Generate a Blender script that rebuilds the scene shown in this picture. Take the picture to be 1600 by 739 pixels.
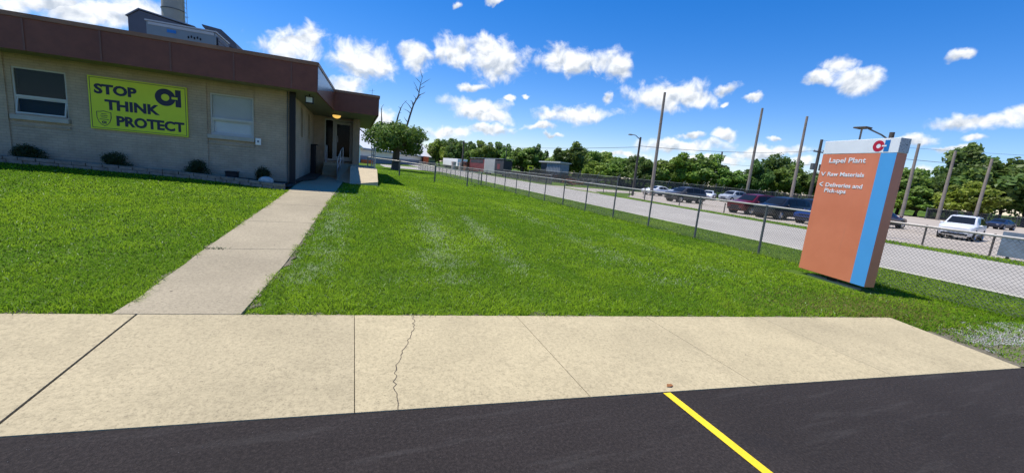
import bpy, math, random
import numpy as np
from mathutils import Vector, Matrix, Euler

# ------------------------------------------------------------------ clear
for o in list(bpy.data.objects):
    bpy.data.objects.remove(o, do_unlink=True)
SC = bpy.context.scene
COL = SC.collection
R = math.radians
TH = R(22.0)                       # the site (building, road, fence) is turned 22 degrees to the camera heading

# ------------------------------------------------------------------ camera
cam_d = bpy.data.cameras.new('camera'); cam = bpy.data.objects.new('camera', cam_d); COL.objects.link(cam)
cam_d.sensor_width = 36; cam_d.lens = 36 * 630 / 1600
cam_d.clip_start = .05; cam_d.clip_end = 6000
pt, rl = R(9.5704), R(5.4268)
F = Vector((0, math.cos(pt), -math.sin(pt))); U0 = Vector((0, math.sin(pt), math.cos(pt))); R0 = Vector((1, 0, 0))
RR = math.cos(rl) * R0 + math.sin(rl) * U0; UU = math.cos(rl) * U0 - math.sin(rl) * R0
cam.matrix_world = Matrix(((RR.x, UU.x, -F.x, 0), (RR.y, UU.y, -F.y, 0), (RR.z, UU.z, -F.z, 1.6), (0, 0, 0, 1)))
SC.camera = cam

# ------------------------------------------------------------------ sun and sky
def P(v, u, z=0.0):
    """site coordinates (v along the facade, u away from the street corner, z up) to world"""
    return Vector((v * math.cos(TH) - u * math.sin(TH), v * math.sin(TH) + u * math.cos(TH), z))
SUN_EL = R(70)
shadow_dir = P(.83, -.48).normalized()
sd = Vector((-shadow_dir.x * math.cos(SUN_EL), -shadow_dir.y * math.cos(SUN_EL), math.sin(SUN_EL)))   # towards the sun
sun_d = bpy.data.lights.new('sun', 'SUN'); sun_d.energy = 5.0; sun_d.angle = R(.5); sun_d.color = (1, .955, .88)
sun = bpy.data.objects.new('sun', sun_d); COL.objects.link(sun)
sun.rotation_euler = sd.to_track_quat('Z', 'Y').to_euler()
sun.location = (0, 0, 60)

world = bpy.data.worlds.new('World'); SC.world = world; world.use_nodes = True
nt = world.node_tree; nt.nodes.clear()
def N(t, **k):
    n = nt.nodes.new(t)
    for a, b in k.items(): setattr(n, a, b)
    return n
def MATH(op, a, b=None, c=None):
    n = N('ShaderNodeMath', operation=op)
    for i, x in enumerate((a, b, c)):
        if x is None: continue
        if isinstance(x, (int, float)): n.inputs[i].default_value = x
        else: nt.links.new(x, n.inputs[i])
    return n.outputs[0]
sky = N('ShaderNodeTexSky', sky_type='NISHITA', sun_disc=False)
sky.sun_elevation = SUN_EL; sky.sun_rotation = math.atan2(sd.x, sd.y)
sky.air_density = 1.0; sky.dust_density = .12; sky.ozone_density = 3.0
hsv = N('ShaderNodeHueSaturation'); hsv.inputs['Saturation'].default_value = 1.36; hsv.inputs['Value'].default_value = 1.48
air = N('ShaderNodeMix', data_type='RGBA', blend_type='MULTIPLY'); air.inputs['Factor'].default_value = 1; air.inputs['B'].default_value = (.88, .86, 1.0, 1)
nt.links.new(sky.outputs[0], air.inputs['A']); nt.links.new(air.outputs['Result'], hsv.inputs['Color'])
tc = N('ShaderNodeTexCoord')
# fair weather cumulus: (azimuth, elevation, half width, half height, tilt) in radians
CLOUDS = [(-0.51, 0.203, 0.064, 0.035, 0.21), (-0.48, 0.219, 0.034, 0.028, 0.21), (-0.374, 0.198, 0.069, 0.045, 0.17), (-0.34, 0.203, 0.046, 0.035, 0.16), (-0.405, 0.145, 0.05, 0.021, 0.16), (-0.261, 0.227, 0.047, 0.032, 0.15), (-0.166, 0.242, 0.054, 0.036, 0.13), (-0.072, 0.239, 0.076, 0.047, 0.1), (-0.101, 0.262, 0.043, 0.028, 0.11), (0.118, 0.247, 0.112, 0.034, 0.06), (0.08, 0.255, 0.057, 0.029, 0.07), (0.208, 0.241, 0.036, 0.031, 0.04), (-0.127, 0.178, 0.036, 0.012, 0.11), (-0.112, 0.13, 0.082, 0.026, 0.0), (-0.073, 0.117, 0.055, 0.017, 0.0), (0.124, 0.139, 0.105, 0.023, 0.07), (0.044, 0.104, 0.04, 0.01, 0.09), (-0.039, 0.163, 0.018, 0.008, 0.1), (0.072, 0.087, 0.018, 0.007, 0.09), (0.196, 0.177, 0.013, 0.014, 0.06), (0.326, 0.186, 0.095, 0.033, 0.03), (0.38, 0.18, 0.056, 0.022, 0.03), (0.433, 0.2, 0.03, 0.014, 0.3), (0.443, 0.176, 0.012, 0.008, 0.02), (0.489, 0.189, 0.016, 0.009, 0.2), (0.448, 0.114, 0.029, 0.013, 0.05), (0.385, 0.108, 0.028, 0.008, 0.06), (0.362, 0.084, 0.108, 0.015, 0.07), (0.553, 0.084, 0.068, 0.013, 0.06), (0.545, 0.109, 0.014, 0.005, 0.04), (0.596, 0.222, 0.033, 0.015, 0.3), (0.629, 0.245, 0.031, 0.015, -0.07), (0.66, 0.213, 0.033, 0.024, -0.05), (0.778, 0.246, 0.02, 0.009, 0.2), (0.82, 0.143, 0.057, 0.014, -0.02), (0.857, 0.151, 0.024, 0.017, -0.04), (0.751, 0.114, 0.032, 0.013, 0.02), (0.818, 0.118, 0.015, 0.007, 0.01), (0.8, 0.1, 0.035, 0.008, 0.03), (-0.18, 0.334, 0.014, 0.009, 0.14), (-0.095, 0.354, 0.019, 0.007, 0.11), (-0.856, 0.178, 0.072, 0.018, 0.32), (-0.794, 0.182, 0.073, 0.023, 0.3), (-0.747, 0.2, 0.043, 0.029, 0.29), (-0.322, 0.077, 0.034, 0.033, 0.12), (-0.176, 0.069, 0.064, 0.018, 0.11), (-0.086, 0.084, 0.055, 0.015, 0.1), (0.431, 0.062, 0.073, 0.011, 0.07), (0.769, 0.064, 0.018, 0.009, 0.07), (0.872, 0.075, 0.015, 0.008, 0.06), (-0.001, 0.17, 0.012, 0.006, 0.09), (0.092, 0.09, 0.015, 0.007, 0.08), (0.496, 0.076, 0.029, 0.012, 0.06), (0.594, 0.063, 0.031, 0.013, 0.07), (0.224, 0.056, 0.086, 0.009, 0.08)]
def noise_node(scale, detail, rough, vec, dist=0.0):
    n = N('ShaderNodeTexNoise'); n.inputs['Scale'].default_value = scale; n.inputs['Detail'].default_value = detail
    n.inputs['Roughness'].default_value = rough; n.inputs['Distortion'].default_value = dist
    nt.links.new(vec, n.inputs['Vector']); return n
gen = tc.outputs['Generated']
warp = noise_node(16, 4, .6, gen)
wsub = N('ShaderNodeVectorMath', operation='SUBTRACT'); nt.links.new(warp.outputs['Color'], wsub.inputs[0]); wsub.inputs[1].default_value = (.5, .5, .5)
wmul = N('ShaderNodeVectorMath', operation='SCALE'); nt.links.new(wsub.outputs[0], wmul.inputs[0]); wmul.inputs['Scale'].default_value = .045
wadd = N('ShaderNodeVectorMath', operation='ADD'); nt.links.new(gen, wadd.inputs[0]); nt.links.new(wmul.outputs[0], wadd.inputs[1])
field = None; heightv = None
for az, el, w, h_, tilt in CLOUDS:
    d = Vector((math.sin(az) * math.cos(el), math.cos(az) * math.cos(el), math.sin(el)))
    e1 = Vector((math.cos(az), -math.sin(az), 0)); e2 = Vector((-math.sin(el) * math.sin(az), -math.sin(el) * math.cos(az), math.cos(el)))
    x = e1 * math.cos(tilt) + e2 * math.sin(tilt); y = -e1 * math.sin(tilt) + e2 * math.cos(tilt)
    m = N('ShaderNodeMapping', vector_type='TEXTURE')
    m.inputs['Location'].default_value = d
    m.inputs['Rotation'].default_value = Matrix((x, y, x.cross(y))).transposed().to_euler()
    m.inputs['Scale'].default_value = (w * 1.0, h_ * 1.0, .5)
    nt.links.new(wadd.outputs[0], m.inputs['Vector'])
    ln = N('ShaderNodeVectorMath', operation='LENGTH'); nt.links.new(m.outputs[0], ln.inputs[0])
    L = ln.outputs['Value']
    sx = N('ShaderNodeSeparateXYZ'); nt.links.new(m.outputs[0], sx.inputs[0]); Y = sx.outputs[1]
    if field is None: field = L; heightv = Y
    else:
        near = MATH('LESS_THAN', L, field)
        hm = N('ShaderNodeMix', data_type='FLOAT'); nt.links.new(near, hm.inputs['Factor']); nt.links.new(heightv, hm.inputs['A']); nt.links.new(Y, hm.inputs['B']); heightv = hm.outputs['Result']
        n = N('ShaderNodeMath', operation='SMOOTH_MIN'); nt.links.new(field, n.inputs[0]); nt.links.new(L, n.inputs[1]); n.inputs[2].default_value = .07
        field = n.outputs[0]
cn = noise_node(25, 10, .60, gen, .45)
# the same billows sampled a little towards the sun give the lit tops and the greyer bases
off = N('ShaderNodeVectorMath', operation='ADD'); nt.links.new(gen, off.inputs[0]); off.inputs[1].default_value = (-.004, 0, .011)
cn2 = noise_node(25, 5, .5, off.outputs[0], .25); cn3 = noise_node(25, 5, .5, gen, .25)
dens = MATH('ADD', field, MATH('MULTIPLY', MATH('SUBTRACT', cn.outputs['Fac'], .5), -2.0))
ramp = N('ShaderNodeMapRange', interpolation_type='SMOOTHSTEP'); nt.links.new(dens, ramp.inputs['Value'])
ramp.inputs['From Min'].default_value = 1.16; ramp.inputs['From Max'].default_value = .40
lit = MATH('SUBTRACT', cn3.outputs['Fac'], cn2.outputs['Fac'])
thick = N('ShaderNodeMapRange'); nt.links.new(dens, thick.inputs['Value']); thick.inputs['From Min'].default_value = .95; thick.inputs['From Max'].default_value = -.1
sh = MATH('ADD', MATH('MULTIPLY', lit, 3.2), MATH('ADD', .66, MATH('MULTIPLY', MATH('MAXIMUM', heightv, -.9), .38)))
shc = N('ShaderNodeClamp'); nt.links.new(sh, shc.inputs[0]); shc.inputs['Min'].default_value = .15
cr = N('ShaderNodeValToRGB'); nt.links.new(shc.outputs[0], cr.inputs[0])
cr.color_ramp.elements[0].position = .1; cr.color_ramp.elements[0].color = (4.9, 5.5, 6.3, 1)
cr.color_ramp.elements[1].position = .85; cr.color_ramp.elements[1].color = (9.6, 9.8, 10.0, 1)
mix = N('ShaderNodeMix', data_type='RGBA'); nt.links.new(MATH('MULTIPLY', ramp.outputs[0], .95), mix.inputs['Factor'])
nt.links.new(hsv.outputs[0], mix.inputs['A']); nt.links.new(cr.outputs[0], mix.inputs['B'])
bg = N('ShaderNodeBackground'); bg.inputs['Strength'].default_value = .10
nt.links.new(mix.outputs['Result'], bg.inputs['Color'])
wo = N('ShaderNodeOutputWorld'); nt.links.new(bg.outputs[0], wo.inputs['Surface'])

SC.render.engine = 'CYCLES'
SC.view_settings.view_transform = 'Standard'; SC.view_settings.look = 'None'
SC.view_settings.exposure = 0.18; SC.view_settings.gamma = 1; SC.view_settings.use_curve_mapping = False
SC.render.resolution_x = 1024; SC.render.resolution_y = 472

# ------------------------------------------------------------------ materials
class NT:
    def __init__(s, name):
        s.m = bpy.data.materials.new(name); s.m.use_nodes = True; s.t = s.m.node_tree
        s.b = s.t.nodes['Principled BSDF']; s.out = s.t.nodes['Material Output']
    def n(s, ty, **k):
        n = s.t.nodes.new(ty)
        for a, b in k.items(): setattr(n, a, b)
        return n
    def l(s, a, b): s.t.links.new(a, b)
    def coord(s, kind='Object'):
        if not hasattr(s, '_tc'): s._tc = s.n('ShaderNodeTexCoord')
        return s._tc.outputs[kind]
    def noise(s, scale, detail=4, rough=.55, vec=None, dist=0):
        n = s.n('ShaderNodeTexNoise'); n.inputs['Scale'].default_value = scale; n.inputs['Detail'].default_value = detail
        n.inputs['Roughness'].default_value = rough; n.inputs['Distortion'].default_value = dist
        s.l(vec if vec else s.coord(), n.inputs['Vector']); return n.outputs['Fac']
    def ramp(s, fac, stops):
        r = s.n('ShaderNodeValToRGB'); e = r.color_ramp.elements
        while len(e) < len(stops): e.new(.5)
        for i, (p, c) in enumerate(stops):
            e[i].position = p; e[i].color = (c, c, c, 1) if isinstance(c, (int, float)) else (*c, 1)
        s.l(fac, r.inputs[0]); return r.outputs[0]
    def mix(s, fac, a, b, mode='MIX'):
        m = s.n('ShaderNodeMix', data_type='RGBA', blend_type=mode)
        for x, k in ((fac, 'Factor'), (a, 'A'), (b, 'B')):
            i = [q for q in m.inputs if q.name == k and (q.type == 'RGBA' if k != 'Factor' else q.type == 'VALUE')][0]
            if isinstance(x, (int, float)): i.default_value = x
            elif isinstance(x, tuple): i.default_value = (*x, 1)
            else: s.l(x, i)
        return [q for q in m.outputs if q.type == 'RGBA'][0]
    def bump(s, height, strength=.3, dist=.01):
        b = s.n('ShaderNodeBump'); b.inputs['Strength'].default_value = strength; b.inputs['Distance'].default_value = dist
        s.l(height, b.inputs['Height']); s.l(b.outputs[0], s.b.inputs['Normal'])
    def set(s, color=None, rough=.6, metal=0, spec=.5):
        if color is not None:
            if isinstance(color, tuple): s.b.inputs['Base Color'].default_value = (*color, 1)
            else: s.l(color, s.b.inputs['Base Color'])
        s.b.inputs['Roughness'].default_value = rough; s.b.inputs['Metallic'].default_value = metal
        s.b.inputs['Specular IOR Level'].default_value = spec
        return s.m
def scale3(c, k): return tuple(min(1, x * k) for x in c)
def plain(name, c, rough=.6, metal=0, var=.12, scale=3.0, bump=0, spec=.5):
    """a weathered surface: base colour with soft worn variation"""
    q = NT(name)
    f = q.noise(scale, 6, .62)
    q.set(q.ramp(f, [(.28, scale3(c, 1 - var)), (.72, scale3(c, 1 + var))]), rough, metal, spec)
    if bump: q.bump(q.noise(scale * 12, 4), bump, .004)
    return q.m
M = {}
def brick(name, c1, c2, mortar, bw, bh):
    q = NT(name)
    sx = q.n('ShaderNodeSeparateXYZ'); q.l(q.coord(), sx.inputs[0])
    ad = q.n('ShaderNodeMath', operation='ADD'); q.l(sx.outputs[0], ad.inputs[0]); q.l(sx.outputs[1], ad.inputs[1])
    cb = q.n('ShaderNodeCombineXYZ'); q.l(ad.outputs[0], cb.inputs[0]); q.l(sx.outputs[2], cb.inputs[1])
    b = q.n('ShaderNodeTexBrick'); q.l(cb.outputs[0], b.inputs['Vector'])
    b.inputs['Color1'].default_value = (*c1, 1); b.inputs['Color2'].default_value = (*c2, 1); b.inputs['Mortar'].default_value = (*mortar, 1)
    b.inputs['Scale'].default_value = 1; b.inputs['Brick Width'].default_value = bw; b.inputs['Row Height'].default_value = bh
    b.inputs['Mortar Size'].default_value = .006; b.inputs['Mortar Smooth'].default_value = .3
    c = q.mix(.8, b.outputs['Color'], q.ramp(q.noise(1.6, 6, .65), [(.3, .72), (.7, 1.12)]), 'MULTIPLY')
    q.set(c, .85, 0, .3)
    inv = q.n('ShaderNodeMath', operation='SUBTRACT'); inv.inputs[0].default_value = 1; q.l(b.outputs['Fac'], inv.inputs[1])
    q.bump(inv.outputs[0], .8, .008)
    return q.m
M['brick'] = brick('painted_brick', (.50, .385, .275), (.47, .362, .257), (.40, .31, .225), .21, .068)
M['sill'] = plain('sill_stone', (.42, .39, .33), .8, 0, .15, 5, .3)
def fascia_mat():
    q = NT('brown_fascia')
    f = q.noise(.9, 5, .6); g = q.noise(5, 4, .6)
    c = q.mix(.35, q.ramp(f, [(.3, (.165, .044, .021)), (.7, (.23, .066, .034))]), q.ramp(g, [(.3, (.12, .034, .019)), (.7, (.25, .078, .044))]))
    return q.set(c, .5, 0, .4)
M['fascia'] = fascia_mat()
M['flash'] = plain('roof_flashing', (.29, .125, .06), .5, 0, .25, 2.2)
M['seam'] = plain('fascia_seam', (.17, .062, .038), .5)
M['greyblue'] = plain('grey_blue_tone', (.27, .32, .40), .3, .35, .12, 2)
M['soffit'] = plain('soffit', (.22, .20, .14), .7, 0, .1)
M['roofing'] = plain('roofing', (.12, .11, .10), .9, 0, .2)
M['white'] = plain('white_paint', (.80, .79, .76), .5, 0, .07, 4)
M['frame'] = plain('window_frame', (.50, .49, .45), .5, 0, .08)
M['black'] = plain('black_paint', (.014, .014, .017), .5, spec=.25)
M['rubber'] = plain('tyre_rubber', (.022, .022, .022), .85)
M['darkint'] = plain('dark_interior', (.035, .038, .036), .8)
M['blind'] = plain('window_blind', (.74, .78, .78), .7, 0, .08, 1.5)
def glass(name, c, rough=.03, alpha=.38, spec=.5):
    q = NT(name); q.set(c, rough, 0, spec)
    tr = q.n('ShaderNodeBsdfTransparent'); mx = q.n('ShaderNodeMixShader'); mx.inputs[0].default_value = alpha
    q.l(tr.outputs[0], mx.inputs[1]); q.l(q.b.outputs[0], mx.inputs[2]); q.l(mx.outputs[0], q.out.inputs[0])
    return q.m
M['blindglass'] = glass('blind_window_glass', (.03, .05, .055), .03, .16, .4)
M['glass'] = glass('window_glass', (.03, .05, .055), .03, .38, .25)
M['doorglass'] = glass('door_glass', (.010, .012, .014), .06, .96, .06)
M['carglass'] = glass('car_glass', (.012, .015, .018), .04, .94, .3)
def concrete(name, c, spot=.5, pits=True):
    q = NT(name)
    oi = q.n('ShaderNodeObjectInfo')
    big = q.mix(1.0, q.ramp(q.noise(.8, 6, .6), [(.3, scale3(c, .82)), (.7, scale3(c, 1.08))]), q.ramp(oi.outputs['Random'], [(0., (.93, .93, .94)), (1., (1.04, 1.035, 1.02))]), 'MULTIPLY')
    fine = q.ramp(q.noise(32, 6, .8), [(.30, .62), (.5, 1.0), (.72, 1.2)])
    col = q.mix(.9, big, fine, 'MULTIPLY')
    agg = q.ramp(q.noise(70, 3, .7), [(.32, .40), (.42, .95), (.6, 1.0), (.74, 1.18)])
    col = q.mix(.7, col, agg, 'MULTIPLY')
    if pits:
        v = q.n('ShaderNodeTexVoronoi'); v.inputs['Scale'].default_value = 5; q.l(q.coord(), v.inputs['Vector'])
        wn = q.n('ShaderNodeTexWhiteNoise', noise_dimensions='3D'); q.l(v.outputs['Position'], wn.inputs['Vector'])
        r = q.n('ShaderNodeMath', operation='MULTIPLY'); q.l(wn.outputs['Value'], r.inputs[0]); r.inputs[1].default_value = .36
        r2 = q.n('ShaderNodeMath', operation='SUBTRACT'); q.l(r.outputs[0], r2.inputs[0]); r2.inputs[1].default_value = .265
        lt = q.n('ShaderNodeMath', operation='LESS_THAN'); q.l(v.outputs['Distance'], lt.inputs[0]); q.l(r2.outputs[0], lt.inputs[1])
        col = q.mix(lt.outputs[0], col, (.09, .07, .05))
        st = q.ramp(q.noise(2.2, 8, .75), [(.54, 0.), (.74, .5)])
        col = q.mix(st, col, scale3(c, .62))
    q.set(col, .9, 0, .25); q.bump(q.noise(90, 5, .7), .5, .006)
    return q.m
M['sidewalk'] = concrete('sidewalk_concrete', (.48, .40, .242))
M['walk'] = concrete('walkway_concrete', (.39, .33, .222))
M['ramp'] = concrete('ramp_concrete', (.55, .46, .31), pits=False)
M['joint'] = plain('joint_dirt', (.07, .055, .04), .95, 0, .3, 20)
def asphalt():
    q = NT('asphalt')
    c = q.ramp(q.noise(.5, 6, .62), [(.3, (.025, .0195, .0165)), (.7, (.039, .031, .027))])
    fine = q.ramp(q.noise(48, 5, .9), [(.28, .25), (.48, .85), (.62, 1.7), (.74, 3.6)])
    c = q.mix(.85, c, fine, 'MULTIPLY')
    c = q.mix(q.ramp(q.noise(2.2, 8, .75), [(.63, 0.), (.80, .16)]), c, (.16, .155, .15))
    mp = q.n('ShaderNodeMapping'); q.l(q.coord(), mp.inputs['Vector']); mp.inputs['Scale'].default_value = (.6, 5, 1); mp.inputs['Rotation'].default_value = (0, 0, .35)
    c = q.mix(q.ramp(q.noise(1.6, 7, .7, mp.outputs[0]), [(.54, 0.), (.74, .22)]), c, (.13, .12, .11))
    c = q.mix(q.ramp(q.noise(.9, 4, .6), [(.62, 0.), (.70, .35)]), c, (.014, .013, .014))
    q.set(c, .88, 0, .25); q.bump(q.noise(70, 4, .8), 1.0, .012); return q.m
M['asphalt'] = asphalt()
def linepaint():
    q = NT('line_paint'); c = q.ramp(q.noise(6, 5), [(.3, (.80, .54, .010)), (.7, (.90, .64, .014))])
    c = q.mix(q.ramp(q.noise(60, 6, .8), [(.60, 0.), (.74, .75)]), c, (.10, .075, .02)); q.set(c, .6); q.bump(q.noise(70, 4, .8), .6, .008); return q.m
M['yellow'] = linepaint()
def road():
    q = NT('road_surface')
    c = q.ramp(q.noise(.35, 7, .65), [(.3, (.335, .305, .26)), (.7, (.42, .385, .33))])
    c = q.mix(.6, c, q.ramp(q.noise(30, 4, .7), [(.3, .8), (.7, 1.12)]), 'MULTIPLY')
    q.set(c, .9, 0, .25); return q.m
M['road'] = road()
def gravel(name, a, b, s=9):
    q = NT(name)
    c = q.ramp(q.noise(s, 8, .75), [(.3, a), (.7, b)])
    c = q.mix(q.ramp(q.noise(.25, 5), [(.45, 0.), (.7, .5)]), c, scale3(a, .8))
    q.set(c, .95, 0, .2); q.bump(q.noise(s * 4, 5), .5, .02); return q.m
M['lot'] = gravel('lot_gravel', (.33, .28, .225), (.48, .42, .35), 3)
M['gravel'] = gravel('loose_stone', (.36, .35, .33), (.70, .69, .65), 60)
M['grit'] = gravel('grit', (.10, .095, .09), (.26, .25, .24), 90)
M['dirt'] = gravel('bare_dirt', (.085, .07, .04), (.24, .215, .16), 22)
def groundmat():
    q = NT('ground_soil')
    a = q.ramp(q.noise(9, 8, .7), [(.3, (.055, .095, .010)), (.7, (.115, .18, .018))])
    b = q.ramp(q.noise(.22, 6, .6), [(.35, (.055, .105, .014)), (.7, (.090, .150, .020))])
    q.set(q.mix(.5, a, b), .95, 0, .1); q.bump(q.noise(30, 5), .6, .03); return q.m
M['ground'] = groundmat()
M['mulch'] = plain('mulch', (.045, .028, .020), .95, 0, .5, 40, .8)
def leafmat(name, c, tr=.35):
    q = NT(name)
    at = q.n('ShaderNodeAttribute', attribute_name='tint')
    oi = q.n('ShaderNodeObjectInfo')
    hs = q.n('ShaderNodeHueSaturation'); hs.inputs['Color'].default_value = (*c, 1)
    mr = q.n('ShaderNodeMapRange'); q.l(oi.outputs['Random'], mr.inputs['Value']); mr.inputs['To Min'].default_value = .475; mr.inputs['To Max'].default_value = .515
    q.l(mr.outputs[0], hs.inputs['Hue'])
    col = q.mix(1.0, hs.outputs[0], at.outputs['Color'], 'MULTIPLY')
    q.set(col, .5, 0, .35)
    t = q.n('ShaderNodeBsdfTranslucent'); q.l(q.mix(.5, col, (.10, .16, .02)), t.inputs['Color'])
    mx = q.n('ShaderNodeMixShader'); mx.inputs[0].default_value = tr + .1
    q.l(q.b.outputs[0], mx.inputs[1]); q.l(t.outputs[0], mx.inputs[2]); q.l(mx.outputs[0], q.out.inputs[0])
    return q.m
M['leaf_mid'] = leafmat('leaf_mid', (.16, .255, .046))
M['leaf_dark'] = leafmat('leaf_dark', (.11, .185, .042))
M['leaf_bright'] = leafmat('leaf_bright', (.21, .30, .040))
M['shrub'] = leafmat('shrub_leaf', (.028, .055, .018), .2)
def grassmat():
    q = NT('grass_blade')
    at = q.n('ShaderNodeAttribute', attribute_name='tint')
    q.set(at.outputs['Color'], .6, 0, .06)
    t = q.n('ShaderNodeBsdfTranslucent'); q.l(at.outputs['Color'], t.inputs['Color'])
    mx = q.n('ShaderNodeMixShader'); mx.inputs[0].default_value = .48
    q.l(q.b.outputs[0], mx.inputs[1]); q.l(t.outputs[0], mx.inputs[2]); q.l(mx.outputs[0], q.out.inputs[0])
    return q.m
M['grass'] = grassmat()
M['bark'] = plain('bark', (.085, .062, .046), .95, 0, .35, 6, .6)
M['deadwood'] = plain('dead_wood', (.085, .068, .055), .9, 0, .3, 5)
M['pole'] = plain('pole_wood', (.27, .225, .18), .9, 0, .3, 1.2)
M['darkpole'] = plain('dark_pole', (.09, .075, .062), .9, 0, .3, 1.2)
M['galv'] = plain('galvanised', (.13, .135, .13), .6, .3, .25, 5)
M['rail'] = plain('rail_steel', (.46, .44, .40), .5, .3, .25, 2.5)
M['wire'] = plain('fence_wire', (.15, .155, .15), .6, .2, .1)
M['steel'] = plain('handrail', (.40, .41, .42), .4, .5, .1)
M['wireblack'] = plain('cable', (.03, .03, .035), .6)
M['block'] = plain('border_block', (.24, .19, .15), .9, 0, .35, 7, .8)
M['rock'] = plain('rock', (.52, .49, .43), .9, 0, .25, 9, .8)
def signpanel():
    q = NT('sign_orange'); c = q.ramp(q.noise(1.1, 6, .65), [(.3, (.70, .205, .098)), (.7, (.80, .255, .13))])
    mp = q.n('ShaderNodeMapping'); q.l(q.coord(), mp.inputs['Vector']); mp.inputs['Scale'].default_value = (9, 9, .7)
    c = q.mix(q.ramp(q.noise(1.5, 5, .6, mp.outputs[0]), [(.55, 0.), (.8, .22)]), c, (.50, .20, .13))
    q.set(c, .42, 0, .5); return q.m
M['orange'] = signpanel()
M['orangeside'] = M['orange']
M['signblue'] = plain('sign_blue', (.085, .37, .74), .45, 0, .03)
M['signwhite'] = plain('sign_white', (.86, .87, .87), .5, 0, .06, 3)
M['logored'] = plain('logo_red', (.52, .012, .035), .45)
M['logoblue'] = plain('logo_blue', (.012, .18, .50), .45)
def speck():
    q = NT('sign_cap'); f = q.noise(38, 3, .7)
    return q.set(q.ramp(f, [(.33, (.10, .10, .10)), (.45, (.55, .54, .51))]), .7)
M['signcap'] = speck()
M['banner'] = plain('banner_yellow', (.66, .73, .022), .5, 0, .05, 1.5)
M['bannerink'] = plain('banner_ink', (.010, .013, .045), .5)
M['stack'] = plain('stack_concrete', (.40, .36, .29), .9, 0, .15, .9, .2)
M['hvac'] = plain('hvac_casing', (.22, .25, .25), .5, .1, .06)
M['pent'] = plain('penthouse_panel', (.10, .10, .115), .6, 0, .1)
M['concblk'] = plain('concrete_block', (.52, .43, .36), .9, 0, .15)
def em(name, c, s):
    q = NT(name); q.set(c, .3); q.b.inputs['Emission Color'].default_value = (*c, 1); q.b.inputs['Emission Strength'].default_value = s; return q.m
M['lampglow'] = em('lamp_glow', (1.0, .60, .14), .8)
M['lampglass'] = plain('lamp_glass', (.55, .60, .66), .15, 0, .05)
M['rust'] = plain('rusty_metal', (.17, .065, .035), .9, 0, .4, 4)
M['container_red'] = plain('container_red', (.16, .025, .026), .7, 0, .3, 1.5)
M['container_dark'] = plain('container_dark', (.025, .025, .03), .7, 0, .2)
M['tarp'] = plain('blue_grey_panel', (.16, .20, .25), .75, 0, .3, 2.5)
M['shedgrey'] = plain('shed_grey', (.20, .23, .27), .7, 0, .15)
M['hiviz'] = plain('hiviz_yellow', (.75, .72, .02), .5)
M['plasticorange'] = plain('orange_paint', (.75, .12, .02), .5)
M['headlamp'] = plain('headlamp', (.65, .68, .70), .1, 0, .05)
M['taillamp'] = plain('taillamp', (.35, .01, .012), .15)
M['chrome'] = plain('chrome', (.6, .6, .6), .15, .9, .05)
def screenmat():
    q = NT('privacy_screen'); q.set(q.ramp(q.noise(2, 5, .7), [(.3, (.03, .032, .034)), (.7, (.085, .08, .075))]), .9)
    tr = q.n('ShaderNodeBsdfTransparent'); mx = q.n('ShaderNodeMixShader'); q.l(q.ramp(q.noise(1.1, 6, .7), [(.35, .35), (.65, .85)]), mx.inputs[0])
    q.l(tr.outputs[0], mx.inputs[1]); q.l(q.b.outputs[0], mx.inputs[2]); q.l(mx.outputs[0], q.out.inputs[0]); return q.m
M['screen'] = screenmat()
def paint(name, c):
    q = NT(name); q.set(c, .3, .1, .4); q.b.inputs['Coat Weight'].default_value = .3; q.b.inputs['Coat Roughness'].default_value = .05
    return q.m

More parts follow.
